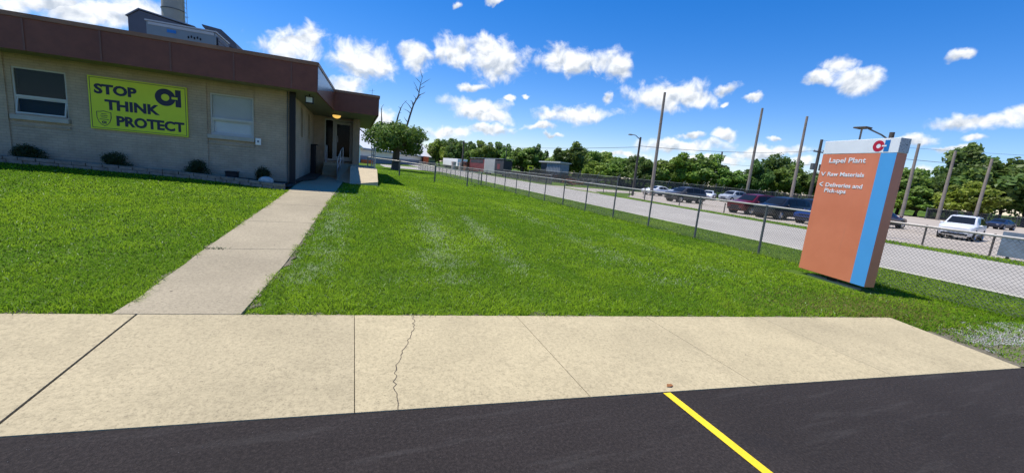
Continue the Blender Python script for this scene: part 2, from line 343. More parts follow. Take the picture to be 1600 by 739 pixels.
# ------------------------------------------------------------------ mesh helper
class MB:
    def __init__(s, off=(0, 0, 0)): s.v = []; s.f = []; s.o = Vector(off)
    def add(s, vs, fs):
        b = len(s.v); s.v += [tuple(Vector(p) - s.o) for p in vs]; s.f += [tuple(i + b for i in f) for f in fs]
    def box(s, x0, x1, y0, y1, z0, z1):
        s.add([(x0, y0, z0), (x1, y0, z0), (x1, y1, z0), (x0, y1, z0), (x0, y0, z1), (x1, y0, z1), (x1, y1, z1), (x0, y1, z1)],
              [(3, 2, 1, 0), (4, 5, 6, 7), (0, 1, 5, 4), (1, 2, 6, 5), (2, 3, 7, 6), (3, 0, 4, 7)]); return s
    def prism(s, pts, z0, z1):
        n = len(pts)
        zz = lambda z, i: z[i] if isinstance(z, (list, tuple)) else z
        s.add([(p[0], p[1], zz(z0, i)) for i, p in enumerate(pts)] + [(p[0], p[1], zz(z1, i)) for i, p in enumerate(pts)],
              [tuple(range(n - 1, -1, -1)), tuple(range(n, 2 * n))] + [(i, (i + 1) % n, (i + 1) % n + n, i + n) for i in range(n)]); return s
    def poly(s, pts): s.add(pts, [tuple(range(len(pts)))]); return s
    def extr(s, pts, d):
        """closed outline of 3-D points pushed along d"""
        n = len(pts); d = Vector(d)
        s.add(list(pts) + [tuple(Vector(p) + d) for p in pts],
              [tuple(range(n - 1, -1, -1)), tuple(range(n, 2 * n))] + [(i, (i + 1) % n, (i + 1) % n + n, i + n) for i in range(n)]); return s
    def tube(s, pts, r, n=8, cap=True):
        pts = [Vector(p) for p in pts]; rs = r if isinstance(r, (list, tuple)) else [r] * len(pts)
        ov = (pts[-1] - pts[0]).normalized(); ref = Vector((1, 0, 0)) if abs(ov.z) > .75 else Vector((0, 0, 1))
        b = []; fs = []
        for i, p in enumerate(pts):
            t = (pts[min(i + 1, len(pts) - 1)] - pts[max(i - 1, 0)]).normalized()
            a = t.cross(ref)
            if a.length < .02: a = t.cross(Vector((.3, 1, .2)))
            a.normalize(); c = t.cross(a)
            b += [p + rs[i] * (math.cos(2 * math.pi * k / n) * a + math.sin(2 * math.pi * k / n) * c) for k in range(n)]
        for i in range(len(pts) - 1):
            for k in range(n): fs.append((i * n + k, i * n + (k + 1) % n, (i + 1) * n + (k + 1) % n, (i + 1) * n + k))
        if cap: fs += [tuple(range(n)), tuple(range((len(pts) - 1) * n + n - 1, (len(pts) - 1) * n - 1, -1))]
        s.add(b, fs); return s
    def ball(s, c, r, rng=None, seg=12, rings=8, jit=0.0):
        c = Vector(c); r = Vector(r if isinstance(r, (tuple, list)) else (r, r, r)); vs = []; fs = []
        for i in range(rings + 1):
            a = math.pi * i / rings
            for k in range(seg):
                q = 2 * math.pi * k / seg; j = 1 + (rng.uniform(-jit, jit) if rng else 0)
                vs.append(c + Vector((r.x * math.sin(a) * math.cos(q), r.y * math.sin(a) * math.sin(q), r.z * math.cos(a))) * j)
        for i in range(rings):
            for k in range(seg): fs.append((i * seg + k, (i + 1) * seg + k, (i + 1) * seg + (k + 1) % seg, i * seg + (k + 1) % seg))
        s.add(vs, fs); return s
    def build(s, name, mat, parent=None, smooth=False, bevel=0.0):
        me = bpy.data.meshes.new(name); me.from_pydata(s.v, [], s.f); me.materials.append(mat); me.validate(); me.update()
        if smooth:
            for p in me.polygons: p.use_smooth = True
            me.set_sharp_from_angle(angle=R(40))
        o = bpy.data.objects.new(name, me); COL.objects.link(o)
        if bevel:
            bm = o.modifiers.new('bevel', 'BEVEL'); bm.width = bevel; bm.segments = 2; bm.limit_method = 'ANGLE'
        if parent: o.parent = parent
        return o
def tag(o, label=None, cat=None, group=None, kind=None):
    for k, x in (('label', label), ('category', cat), ('group', group), ('kind', kind)):
        if x: o[k] = x
    return o
def thing(name, label, cat, loc=(0, 0, 0), rz=None, group=None):
    """an Empty standing at a thing's base, in site coordinates"""
    o = bpy.data.objects.new(name, None); COL.objects.link(o); o.empty_display_size = .3
    o.location = P(*loc); o.rotation_euler = (0, 0, TH if rz is None else rz)
    return tag(o, label, cat, group)
def single(mb, name, mat, label, cat, group=None, smooth=False, bevel=0.0, kind=None):
    """a thing of one mesh, built in site coordinates round its own base mb.o"""
    o = mb.build(name, mat, None, smooth, bevel)
    o.location = P(*mb.o); o.rotation_euler = (0, 0, TH)
    return tag(o, label, cat, group, kind)
def structure(mb, name, mat, kind='structure'):
    o = mb.build(name, mat); o.rotation_euler = (0, 0, TH); o['kind'] = kind; return o
def dup(root, loc=None, rz=None, label=None, group=None):
    c = root.copy(); COL.objects.link(c)
    if loc is not None: c.location = loc
    if rz is not None: c.rotation_euler = (0, 0, rz)
    if label: c['label'] = label
    if group: c['group'] = group
    for ch in list(root.children):
        d = ch.copy(); COL.objects.link(d); d.parent = c
        for g in list(ch.children):
            e = g.copy(); COL.objects.link(e); e.parent = d
    return c
def text_mesh(name, txt, size, mat, parent, loc, ax, up, bold=.0, align='LEFT', width=None, depth=.002):
    """lettering as a mesh: baseline start at loc, running along ax, letters upright along up"""
    cu = bpy.data.curves.new(name, 'FONT'); cu.body = txt; cu.size = size; cu.align_x = align; cu.offset = bold; cu.extrude = depth; cu.resolution_u = 3
    t = bpy.data.objects.new(name, cu); COL.objects.link(t)
    bpy.context.view_layer.update()
    me = bpy.data.meshes.new_from_object(t.evaluated_get(bpy.context.evaluated_depsgraph_get())); me.name = name
    bpy.data.objects.remove(t, do_unlink=True)
    co = np.empty(len(me.vertices) * 3); me.vertices.foreach_get('co', co); co = co.reshape(-1, 3)
    sx = 1.0
    if width: sx = width / (co[:, 0].max() - co[:, 0].min())
    co[:, 0] = (co[:, 0] - co[:, 0].min()) * sx
    ax = Vector(ax).normalized(); up = Vector(up).normalized(); nn = ax.cross(up)
    new = np.array(loc)[None] + co[:, :1] * np.array(ax) + co[:, 1:2] * np.array(up) + co[:, 2:] * np.array(nn)
    me.vertices.foreach_set('co', new.astype(np.float32).ravel()); me.update()
    me.materials.clear(); me.materials.append(mat)
    o = bpy.data.objects.new(name, me); COL.objects.link(o); o.parent = parent
    return o

# ------------------------------------------------------------------ the lie of the land
def ss(a, b, x):
    t = np.clip((x - a) / (b - a), 0, 1); return t * t * (3 - 2 * t)
def ufar(v): return 4.01 - .139 * v           # lawn edge of the front sidewalk
def unear(v): return 2.47 - .108 * v          # asphalt edge of the front sidewalk
def hgt(v, u):
    v = np.asarray(v, float); u = np.asarray(u, float)
    t = np.clip((u - ufar(v)) / 9.2, 0, 1)
    b = .04 + .44 * t * (1 - ss(.3, 9.0, v)) - .04 * ss(5, 11, v) + np.where(v < -2, .028 * np.minimum(-2 - v, 9) * t, 0)
    b = b * (1 - ss(22, 60, u) * .9)
    s = u - ufar(v)
    front = .02 + np.maximum(s, -1.5) * .03
    corr = ss(-2.25, -1.95, v) * (1 - ss(-.75, -.4, v)) * (u < 6)
    return np.where(s < 0, front, np.minimum(b, .02 + s * .12)) - .02 * corr * (s > 0) + np.where((v > 12.2), -.012, 0)
def H(v, u): return float(hgt(v, u))

vs = np.unique(np.concatenate([np.arange(-12, 24, .3), np.array([-3000, -1200, -500, -200, -100, -60, -40, -30, -24, -18, -15]), np.array([26, 30, 36, 45, 60, 80, 120, 200, 400, 900, 3000])]))
us = np.unique(np.concatenate([np.arange(-1, 24, .3), np.arange(24, 62, 2), np.array([-3000, -800, -200, -60, -20, -8, -3]), np.array([70, 90, 120, 200, 400, 900, 3000])]))
VV, UUg = np.meshgrid(vs, us); ZZ = hgt(VV, UUg)
g = MB(); nv = len(vs)
g.v = [(float(a), float(b), float(c)) for a, b, c in zip(VV.ravel(), UUg.ravel(), ZZ.ravel())]
g.f = [(j * nv + i, j * nv + i + 1, (j + 1) * nv + i + 1, (j + 1) * nv + i) for j in range(len(us) - 1) for i in range(nv - 1)]
structure(g, 'ground', M['ground'])

# asphalt, with a slightly ragged edge against the sidewalk
rng = random.Random(3)
edge = []
v = -40.0
while v < 11:
    edge.append((v, unear(v) + (rng.gauss(0, .005) + .008 * math.sin(v * 2.3) if v > -6 else 0), 0.0)); v += .035 if -6 <= v < 9 else .5
a = MB(); a.poly([(-40, -60, 0), (11, -60, 0)] + edge[::-1]); structure(a, 'asphalt', M['asphalt'])
y = MB(); y.poly([(2.345, 1.15, .004), (2.42, 1.15, .004), (2.325, 2.19, .004), (2.262, 2.2, .004)]); 
y = MB(); y.poly([(2.27, 2.205, .004), (2.18, -1.0, .004), (2.255, -1.0, .004), (2.335, 2.198, .004)]); structure(y, 'yellow_line', M['yellow'])
# sidewalk slabs, tooled joints left open between them
sw = MB()
js = [-8.1, -6.5, -4.9, -3.3, -1.72, .045, 1.66, 3.2, 4.8]
def slab_z(v, u): return .05 - .043 * (ufar(v) - u) / (ufar(v) - unear(v))
def slab(v0, v1, v0n=None, v1n=None):
    sw = MB()
    v0n = v0 if v0n is None else v0n; v1n = v1 if v1n is None else v1n
    pts = [(v0n, unear(v0n) - .01), (v1n, unear(v1n) - .01), (v1, ufar(v1)), (v0, ufar(v0))]
    sw.prism(pts, -.06, [.007, .007, .05, .05]); return structure(sw, 'sidewalk', M['sidewalk'])
gp = {-1.72: .009, .045: .0028}
for i in range(len(js) - 1):
    g0 = gp.get(js[i], .003); g1 = gp.get(js[i + 1], .003)
    slab(js[i] + g0, js[i + 1] - g1)
o = slab(4.803, 7.0, None, 6.72)
jb = MB(); jb.poly([(-8.2, unear(-8.2) + .05, -.012), (6.5, unear(6.5) + .05, -.012), (6.7, ufar(6.7) - .05, .03), (-8.2, ufar(-8.2) - .05, .03)]); jb.build('joint_bed', M['joint'], o)
# crack across one slab
cr_ = MB(); pts = []
for i in range(41):
    t = i / 40; uu = 3.92 - 1.5 * t; vv = float(np.interp(t, [0, .2, .4, .65, .8, 1], [.60, .56, .46, .34, .31, .31])) + rng.uniform(-.015, .015)
    pts.append((vv, uu, slab_z(vv, uu) + .0015))
for i in range(40):
    w = .0022 + rng.uniform(0, .0022)
    cr_.poly([(pts[i][0] - w, pts[i][1], pts[i][2]), (pts[i + 1][0] - w, pts[i + 1][1], pts[i + 1][2]), (pts[i + 1][0] + w, pts[i + 1][1], pts[i + 1][2]), (pts[i][0] + w, pts[i][1], pts[i][2])])
cr_.build('crack', M['joint'], o)
# walkway to the entrance
def wl(u): return float(np.interp(u, [4.2, 5.1, 6.3, 8.9, 11.95, 13.4, 22], [-1.86, -1.86, -1.81, -1.71, -1.60, -1.60, -1.60]))
def wr(u): return float(np.interp(u, [4.2, 4.5, 4.8, 5.4, 6.3, 9.2, 13.1, 22], [-.93, -.90, -.87, -.82, -.74, -.62, -.44, -.25]))
wk = MB()
cuts = [4.62, 6.35, 8.2, 10.05, 11.9, 13.75, 15.6, 17.5, 19.4, 20.7]
for a0, a1 in zip(cuts[:-1], cuts[1:]):
    a0 += .006; a1 -= .006
    n = 6
    for k in range(n):
        u0 = a0 + (a1 - a0) * k / n; u1 = a0 + (a1 - a0) * (k + 1) / n
        p = [(wl(u0), u0), (wr(u0), u0), (wr(u1), u1), (wl(u1), u1)]
        zz = [H(-1.2, q[1]) + .025 for q in p]
        wk.prism(p, [q - .08 for q in zz], zz)
n0 = [(-1.9, ufar(-1.9) + .008), (-.93, ufar(-.93) + .008), (wr(4.62), 4.62), (wl(4.62), 4.62)]
wk.prism(n0, -.05, [.052, .052, H(-1.2, 4.62) + .03, H(-1.2, 4.62) + .03])
structure(wk, 'walkway', M['walk'])
de = MB(); rng = random.Random(23)
def earth(path_pts, side):
    w_ = [max(.0, rng.gauss(.05, .035)) for _ in path_pts]
    for i in range(len(path_pts) - 1):
        (a0, a1), (b0, b1) = path_pts[i], path_pts[i + 1]
        p = [(a0, a1), (b0, b1), (b0 + side[0] * (w_[i + 1] + .012), b1 + side[1] * (w_[i + 1] + .012)), (a0 + side[0] * (w_[i] + .012), a1 + side[1] * (w_[i] + .012))]
        de.poly([(x, y_, H(x, y_) + .012) for x, y_ in p])
earth([(wl(4.35 + .09 * k) + .02, 4.35 + .09 * k) for k in range(96)], (-1, 0)); earth([(wr(4.3 + .09 * k) - .02, 4.3 + .09 * k) for k in range(100)], (1, 0))
earth([(-.9 + .09 * k, ufar(-.9 + .09 * k) - .01) for k in range(88)], (0, 1)); earth([(-8 + .09 * k, ufar(-8 + .09 * k) - .01) for k in range(68)], (0, 1))
structure(de, 'bare_earth', M['dirt'], 'stuff')
# road, verge edge and gravel lot across it
rd = MB(); rd.poly([(12.6, -80, .004), (20.1, -80, .004), (20.6, 12, .004), (21.2, 34, .004), (21.6, 90, .004), (22, 400, .004), (12.6, 400, .004), (12.6, 30, .004)])
structure(rd, 'road', M['road'])
ks = MB(); ks.poly([(12.5, -40, .008), (12.72, -40, .008), (12.72, 120, .008), (12.45, 120, .008)]); structure(ks, 'road_edge', gravel('road_edge_stone', (.42, .40, .30), (.58, .56, .44), 12))
lt = MB(); lt.poly([(22.9, -60, .004), (140, -60, .004), (140, 22, .004), (95, 34, .004), (74, 44, .004), (36, 44, .004), (28, 36, .004), (23.6, 31, .004), (22.3, 22, .004), (22.2, 10, .004)])
structure(lt, 'parking_lot', M['lot'])
dv = MB(); dv.poly([(20.9, 31.5, .008), (22.2, 33.5, .008), (24, 37, .008), (40, 41, .008), (40, 46, .008), (22.5, 44, .008), (21.2, 45, .008)]); structure(dv, 'driveway_path', M['lot'])
gv = MB(); gv.poly([(6.9, 2.62, .022), (7.5, 2.66, .026), (8.6, 2.6, .022), (9.6, 2.3, .01), (9.8, 1.7, .006), (8.3, 1.55, .006), (6.70, 1.76, .006)]); structure(gv, 'gravel_path', M['dirt'])
fy = MB(); fy.poly([(-15, 62, .05), (12.6, 62, .02), (12.6, 80, .02), (-30, 80, .05)]); structure(fy, 'yard_path', M['road'])

# ------------------------------------------------------------------ office building
B0 = (-11.0, 14.02, .45)
bld = thing('office_building', 'low tan brick office building with brown metal roof fascia and recessed corner entrance', 'building', B0)
def bm_(): return MB(B0)
UF = 14.02; ZB = .3; ZE = 3.2
w = bm_()
W1 = (-7.79, -6.79, 1.76, 2.90); W2 = (-3.78, -2.735, 1.75, 2.88)
def bay(x0, x1, win, rec):
    a0, a1, z0, z1 = win
    w.box(x0, x1, UF + rec, UF + .3, ZB, z0); w.box(x0, x1, UF + rec, UF + .3, z1, ZE)
    w.box(x0, a0, UF + rec, UF + .3, z0, z1); w.box(a1, x1, UF + rec, UF + .3, z0, z1)
w.box(-22, -7.90, UF, UF + .3, ZB, ZE); bay(-7.90, -6.72, W1, .035)
w.box(-6.72, -3.85, UF, UF + .3, ZB, ZE); bay(-3.85, -2.69, W2, .035)
w.box(-2.69, -1.81, UF, UF + .3, ZB, ZE)
w.build('brick_wall', M['brick'], bld)
# side wall with two slit windows
sw_ = bm_()
SL = [(16.85, 17.55), (19.35, 20.1)]; zs0, zs1 = 2.0, 3.02
e = UF + .3
for s0, s1 in SL:
    sw_.box(-2.1, -1.81, e, s0, ZB, ZE); sw_.box(-2.1, -1.81, s0, s1, ZB, zs0); sw_.box(-2.1, -1.81, s0, s1, zs1, ZE); e = s1
sw_.box(-2.1, -1.81, e, 22.0, ZB, ZE)
sw_.build('side_wall', M['brick'], bld)
for s0, s1 in SL:
    q = bm_(); q.box(-2.04, -1.99, s0, s1, zs0, zs1); f = q.build('slit_window', M['darkint'], bld)
# recessed entrance wall, door and pier
ew = bm_(); ew.box(-1.81, -1.34, 22, 22.3, ZB, ZE); ew.box(-1.34, -.06, 22, 22.3, 3.12, ZE); ew.box(-1.34, -.06, 22.0, 22.3, ZB, 1.12)
ew.build('entrance_wall', M['brick'], bld)
pr = bm_(); pr.box(-.06, .24, 21.4, 22.3, ZB, ZE); pr.box(-.1, .24, 22.3, 28, ZB, ZE); pr.box(-22, -.1, 27.6, 28, ZB, ZE); pr.box(-22, -21.7, 14.32, 27.6, ZB, ZE); pr.build('brick_pier', M['brick'], bld)
dr = bm_(); z0, z1 = 1.14, 3.12
dr.box(-1.34, -1.29, 22.02, 22.1, z0, z1); dr.box(-.98, -.90, 22.02, 22.1, z0, z1); dr.box(-.11, -.06, 22.02, 22.1, z0, z1); dr.box(-1.29, -.98, 22.02, 22.1, z0, z0 + .08)
dr.box(-1.29, -.11, 22.02, 22.1, 3.04, z1); do = dr.build('door_frame', M['frame'], bld)
q = bm_(); q.box(-.895, -.80, 21.99, 22.05, z0 + .02, 3.02); q.box(-.21, -.115, 21.99, 22.05, z0 + .02, 3.02); q.box(-.80, -.21, 21.99, 22.05, z0 + .02, z0 + .22); q.box(-.80, -.21, 21.99, 22.05, 2.90, 3.02)
door = q.build('door', M['frame'], bld)
q = bm_(); q.box(-.80, -.21, 22.01, 22.03, z0 + .22, 2.90); q.build('door_glass', M['doorglass'], door)
q = bm_(); q.tube([(-.76, 21.95, 2.05), (-.76, 21.95, 2.35)], .012); q.build('handle', M['steel'], door)
q = bm_(); q.box(-1.29, -.98, 22.05, 22.07, z0 + .08, 3.04); q.build('sidelight_glass', M['doorglass'], do)
# windows
def window(win, dark, hopper):
    a0, a1, z0, z1 = win; m = .035
    f = bm_(); ym, y0, y1 = z0 + .40 * (z1 - z0), UF + .06, UF + .13
    f.box(a0, a0 + m, y0, y1, z0, z1); f.box(a1 - m, a1, y0, y1, z0, z1); f.box(a0 + m, a1 - m, y0, y1, z1 - m, z1); f.box(a0 + m, a1 - m, y0, y1, z0, z0 + m)
    f.box(a0 + m, a1 - m, y0 - .01, y1, ym - .028, ym + .028)
    fr = f.build('window', M['frame'], bld)
    q = bm_(); q.box(a0 + m, a1 - m, y0 + .03, y0 + .036, ym + .028, z1 - m); q.build('upper_pane', M['glass'] if dark else M['blindglass'], fr)
    s = bm_(); tilt = .09 if hopper else .0
    zA, zB = z0 + m, ym - .028; b0, b1 = a0 + m, a1 - m
    # lower sash, tipped out at the bottom where it is open
    def sp(x, t, d): return (x, y0 + .03 - tilt * (1 - t) + d, zA + (zB - zA) * t)
    for (xa, xb, ta, tb) in ((b0, b0 + .03, 0, 1), (b1 - .03, b1, 0, 1), (b0 + .03, b1 - .03, 0, .1), (b0 + .03, b1 - .03, .92, 1)):
        s.add([sp(xa, ta, -.012), sp(xb, ta, -.012), sp(xb, tb, -.012), sp(xa, tb, -.012), sp(xa, ta, .012), sp(xb, ta, .012), sp(xb, tb, .012), sp(xa, tb, .012)],
              [(0, 1, 2, 3), (7, 6, 5, 4), (0, 4, 5, 1), (1, 5, 6, 2), (2, 6, 7, 3), (3, 7, 4, 0)])
    sh_ = s.build('lower_sash', M['frame'], fr)
    q = bm_(); q.poly([sp(b0 + .03, .1, 0), sp(b1 - .03, .1, 0), sp(b1 - .03, .92, 0), sp(b0 + .03, .92, 0)]); q.build('lower_pane', M['glass'] if dark else M['blindglass'], fr)
    q = bm_(); q.box(a0, a1, y1 + (.09 if dark else .004), y1 + (.1 if dark else .01), z0, z1); q.build('window_backing' if dark else 'roller_blind', M['darkint'] if dark else M['blind'], fr)
    q = bm_(); q.box(a0 - .06, a1 + .02, UF - .045, UF + .059, z0 - .11, z0 - .003); q.build('window_sill', M['sill'], fr)
    q = bm_(); q.box(a0 - .04, a1 + .02, UF + .012, UF + .034, z0 - .25, z0 - .19); q.build('brick_ledge', M['brick'], fr)
window(W1, True, True); window(W2, False, False)
# roof: slab, brown fascia panels, flashing, soffit
foot = [(-22, 13.15), (-1.05, 13.15), (-.82, 18.05), (.85, 18.05), (.88, 28.3), (-22, 28.3)]
q = bm_(); q.prism(foot, ZE + .012, 3.93); roof = q.build('roof', M['roofing'], bld)
q = bm_(); q.prism([(x + (.02 if x < -20 else -.02), y_ + .02) for x, y_ in foot], ZE, ZE + .012); q.build('soffit', M['soffit'], roof)
fp = [(-22, 13.10), (-1.0, 13.10), (-.77, 18.0), (.90, 18.0), (.93, 28.35)]
fa = bm_(); fl = bm_(); sm = bm_()
for (x0, y0), (x1, y1) in zip(fp[:-1], fp[1:]):
    d = Vector((x1 - x0, y1 - y0, 0)).normalized(); nn = Vector((-d.y, d.x, 0))
    if nn.y > 0 and abs(d.x) > .9: pass
    i0 = Vector((x0, y0, 0)); i1 = Vector((x1, y1, 0))
    fa.extr([(x0, y0, ZE - .02), (x1, y1, ZE - .02), (x1, y1, 3.88), (x0, y0, 3.88)], nn * .05)
    q0 = i0 - nn * .03; q1 = i1 - nn * .03
    fl.extr([(q0.x, q0.y, 3.88), (q1.x, q1.y, 3.88), (q1.x, q1.y, 3.975), (q0.x, q0.y, 3.975)], nn * .14)
fa.build('fascia', M['fascia'], roof); fl.build('flashing', M['flash'], roof)
for vv in [-19.0 + 1.335 * k for k in range(14)]:
    sm = bm_(); sm.box(vv - .018, vv + .018, 13.088, 13.099, ZE - .018, 3.879)
    sm.build('fascia_seam', M['seam'], roof)
tp = bm_(); o2 = .012
tp.extr([(-1.0 + o2, 13.12, 3.24), (-1.0 + o2, 13.12, 3.87), (-.775 + o2, 17.95, 3.875)], (-.008, 0, 0)); tp.build('side_triangle', M['greyblue'], roof)  # grey-blue triangle over the upper front half of the side fascia
q = bm_(); q.tube([(.62, 18.1, 3.9), (.63, 18.1, 4.22)], .006, 5); q.tube([(.5, 18.1, 4.12), (.72, 18.1, 4.16)], .004, 5); q.build('roof_spike', M['wireblack'], roof)
ds = bm_(); ds.box(-1.80, -1.64, 13.90, 14.018, .47, ZE - .02); ds.build('downspout', M['black'], bld, bevel=.01)
q = bm_(); q.tube([(-1.86, 13.98, .5), (-1.86, 13.98, 3.18)], .014); q.build('conduit', M['galv'], bld)
# banner with its lettering
BN = (-5.3, 13.985, 1.6)
bn = thing('safety_banner', 'yellow STOP THINK PROTECT banner with a black border on the brick wall', 'banner', BN)
bx0, bx1, bz0, bz1 = -6.335, -4.28, 1.60, 2.915
bw, bh = bx1 - bx0, bz1 - bz0
q = MB(BN); q.box(bx0, bx1, 13.97, 14.015, bz0, bz1); q.build('panel', M['banner'], bn)
q = MB(BN); t = .012; i_ = .03
yb = 13.9685
for (x0, x1, za, zb) in ((bx0 + i_, bx1 - i_, bz0 + i_, bz0 + i_ + t), (bx0 + i_, bx1 - i_, bz1 - i_ - t, bz1 - i_), (bx0 + i_, bx0 + i_ + t, bz0 + i_ + t, bz1 - i_ - t), (bx1 - i_ - t, bx1 - i_, bz0 + i_ + t, bz1 - i_ - t)):
    q.box(x0, x1, yb - .001, yb + .001, za, zb)
q.build('border', M['bannerink'], bn)
def lx(a): return bx0 + a * bw - BN[0]
def lz(b): return bz1 - b * bh - BN[2]
for txt, a0, a1, top, base in (('STOP', .055, .475, .145, .315), ('THINK', .15, .705, .425, .605), ('PROTECT', .255, .962, .72, .90)):
    text_mesh('lettering', txt, (base - top) * bh / .70, M['bannerink'], bn, (lx(a0), yb - BN[1] - .001, lz(base)), (1, 0, 0), (0, 0, 1), .015, width=(a1 - a0) * bw, depth=.001)
def ring(mb, c, r0, r1, ax, up, nrm, n=40, dp=.002, a0=0, a1=2 * math.pi):
    c = Vector(c); ax = Vector(ax); up = Vector(up); nrm = Vector(nrm)
    for k in range(n):
        p, q_ = a0 + (a1 - a0) * k / n, a0 + (a1 - a0) * (k + 1) / n
        mb.extr([c + r * (math.cos(t_) * ax + math.sin(t_) * up) for r, t_ in ((r0, p), (r1, p), (r1, q_), (r0, q_))], nrm * dp)
def logo(prefix, off, cen, r, barx, barw, ax, up, nrm, m_o, m_i, m_dash, parent):
    ax = Vector(ax); up = Vector(up); nrm = Vector(nrm); cen = Vector(cen)
    q = MB(off); ring(q, cen, r * .40, r, ax, up, nrm); q.build('logo_ring', m_o, parent)
    q = MB(off); b0 = cen + ax * barx
    q.extr([b0 - up * r, b0 + ax * barw - up * r, b0 + ax * barw + up * r, b0 + up * r], nrm * .002); q.build('logo_bar', m_i, parent)
    q = MB(off); c0 = cen + ax * (r * .62) + nrm * .002; c1 = cen + ax * (barx + barw * .42) + nrm * .002; hh = up * r * .13
    q.extr([c0 - hh, c1 - hh, c1 + hh, c0 + hh], nrm * .0015); q.build('logo_dash', m_dash, parent)
rad = .17 * bh
logo('logo', BN, (bx0 + .795 * bw - .055, yb, bz1 - .245 * bh), rad, rad * .98, .125, (1, 0, 0), (0, 0, 1), (0, -1, 0), M['bannerink'], M['bannerink'], M['banner'], bn)
# shield
q = MB(BN); sc = (bx0 + .135 * bw, bz1 - .79 * bh); sw2, shh = .15, .195
out = [(-1, .85), (-.5, .9), (0, 1.0), (.5, .9), (1, .85), (1, .1), (.75, -.5), (.4, -.82), (0, -1), (-.4, -.82), (-.75, -.5), (-1, .1)]
for i in range(len(out)):
    a_, b_ = out[i], out[(i + 1) % len(out)]
    q.extr([(sc[0] + a_[0] * sw2, yb, sc[1] + a_[1] * shh), (sc[0] + b_[0] * sw2, yb, sc[1] + b_[1] * shh), (sc[0] + b_[0] * sw2 * .90, yb, sc[1] + b_[1] * shh * .92), (sc[0] + a_[0] * sw2 * .90, yb, sc[1] + a_[1] * shh * .92)], (0, -.002, 0))
for zf, wf in ((.58, .45), (.36, .62), (.14, .5), (-.12, .78)):
    q.box(sc[0] - sw2 * wf * .8, sc[0] + sw2 * wf * .8, yb - .002, yb, sc[1] + zf * shh - .007, sc[1] + zf * shh + .007)
q.build('shield', M['bannerink'], bn)
logo('shield', BN, (sc[0] - .015, yb, sc[1] - .5 * shh), .036, .036, .02, (1, 0, 0), (0, 0, 1), (0, -1, 0), M['bannerink'], M['bannerink'], M['banner'], bn)

q = MB((-2.615, 14.0, 1.57)); q.box(-2.685, -2.545, 13.985, 14.018, 1.57, 1.76)
pl = single(q, 'wall_plaque', M['white'], 'small white square plaque on the wall beside the right window', 'plaque', bevel=.006)
q = MB((-2.615, 14.0, 1.57)); q.box(-2.64, -2.59, 13.98, 13.984, 1.64, 1.70); q.build('mark', M['shedgrey'], pl)
# lamps
fo = (-1.28, 14.0, 3.0)
fl_ = thing('floodlight', 'black wall floodlight with a pale lens under the roof corner', 'lamp', fo)
q = MB(fo); q.box(-1.40, -1.17, 13.98, 14.1, 2.93, 3.14); q.build('housing', M['black'], fl_, bevel=.015)
q = MB(fo); q.box(-1.37, -1.20, 13.968, 13.979, 2.965, 3.11); q.build('lens', M['lampglass'], fl_)
q = MB(fo); q.tube([(-1.28, 14.05, 3.14), (-1.28, 14.05, 3.2)], .015); q.build('bracket', M['black'], fl_)
po = (-.75, 20.0, 3.02)
pl_ = thing('porch_lamp', 'round ceiling lamp glowing yellow above the entrance door', 'lamp', po)
q = MB(po); q.ball((-.75, 20.0, 3.14), (.17, .17, .12), seg=20, rings=10); q.build('shade', M['lampglow'], pl_, True)
q = MB(po); q.tube([(-.75, 20.0, 3.155), (-.75, 20.0, 3.198)], .18, 20); q.build('base', M['galv'], pl_)
# landing, ramp, steps and rails
ld = (0.0, 19.0, .45)
lan = thing('entrance_ramp', 'sunlit concrete entrance ramp and landing with steps below the door', 'ramp', ld)
q = MB(ld); q.prism([(-.12, 15.75), (.86, 15.95), (.88, 17.3), (-.12, 17.3)], [.25] * 4, [.49, .62, 1.045, 1.045]); q.prism([(-.6, 16.9), (-.122, 16.2), (-.122, 20.9), (-.6, 20.9)], [.3] * 4, [.50, .50, 1.03, 1.03])
q.build('ramp', M['ramp'], lan)
q = MB(ld); q.prism([(-.12, 17.303), (.88, 17.303), (.90, 21.39), (-.12, 21.39)], .3, 1.05); q.box(-1.3, -.122, 20.905, 21.98, .3, 1.05); q.build('landing', M['ramp'], lan)
q = MB(ld)
for k, (ua, zz) in enumerate(((20.0, .66), (20.3, .80), (20.6, .93))): q.box(-1.3, -.605, ua, 20.9, .3 + k * .001, zz)
q.build('steps', M['walk'], lan)
def railing(name, label, pts, hgt_, mat, mid=(.5,)):
    c0 = pts[0]; r = thing(name, label, 'handrail', c0)
    for p in pts:
        q = MB(c0); q.tube([p, (p[0], p[1], p[2] + hgt_)], .022); q.build('post', mat, r)
    for f in (1.0,) + tuple(mid):
        q = MB(c0); q.tube([(p[0], p[1], p[2] + hgt_ * f) for p in pts], .02); q.build('rail', mat, r)
    return r
railing('handrail', 'grey steel handrail climbing the ramp to the entrance door', [(-.62, 18.3, .52), (-.55, 19.6, .85), (-.48, 20.9, 1.03)], .78, M['steel'])
railing('handrail', 'short pale steel handrail left of the entrance steps', [(-1.22, 20.95, 1.05), (-1.22, 21.85, 1.05)], .78, M['steel'], (.5,))
railing('handrail', 'white and grey guard rail on the outer edge of the entrance landing', [(.80, 17.5, 1.05), (.82, 19.4, 1.05), (.82, 21.3, 1.05)], .82, M['steel'], (.66, .33))
q = MB((-1.7, 20.9, .5)); q.box(-1.80, -1.62, 20.45, 20.95, .5, 1.78); q.box(-1.80, -1.55, 20.4, 21.0, 1.78, 1.82); q.box(-1.80, -1.58, 20.42, 20.98, .47, .5)
single(q, 'cabinet', M['black'], 'tall black cabinet standing against the side wall by the entrance', 'cabinet', bevel=.01)
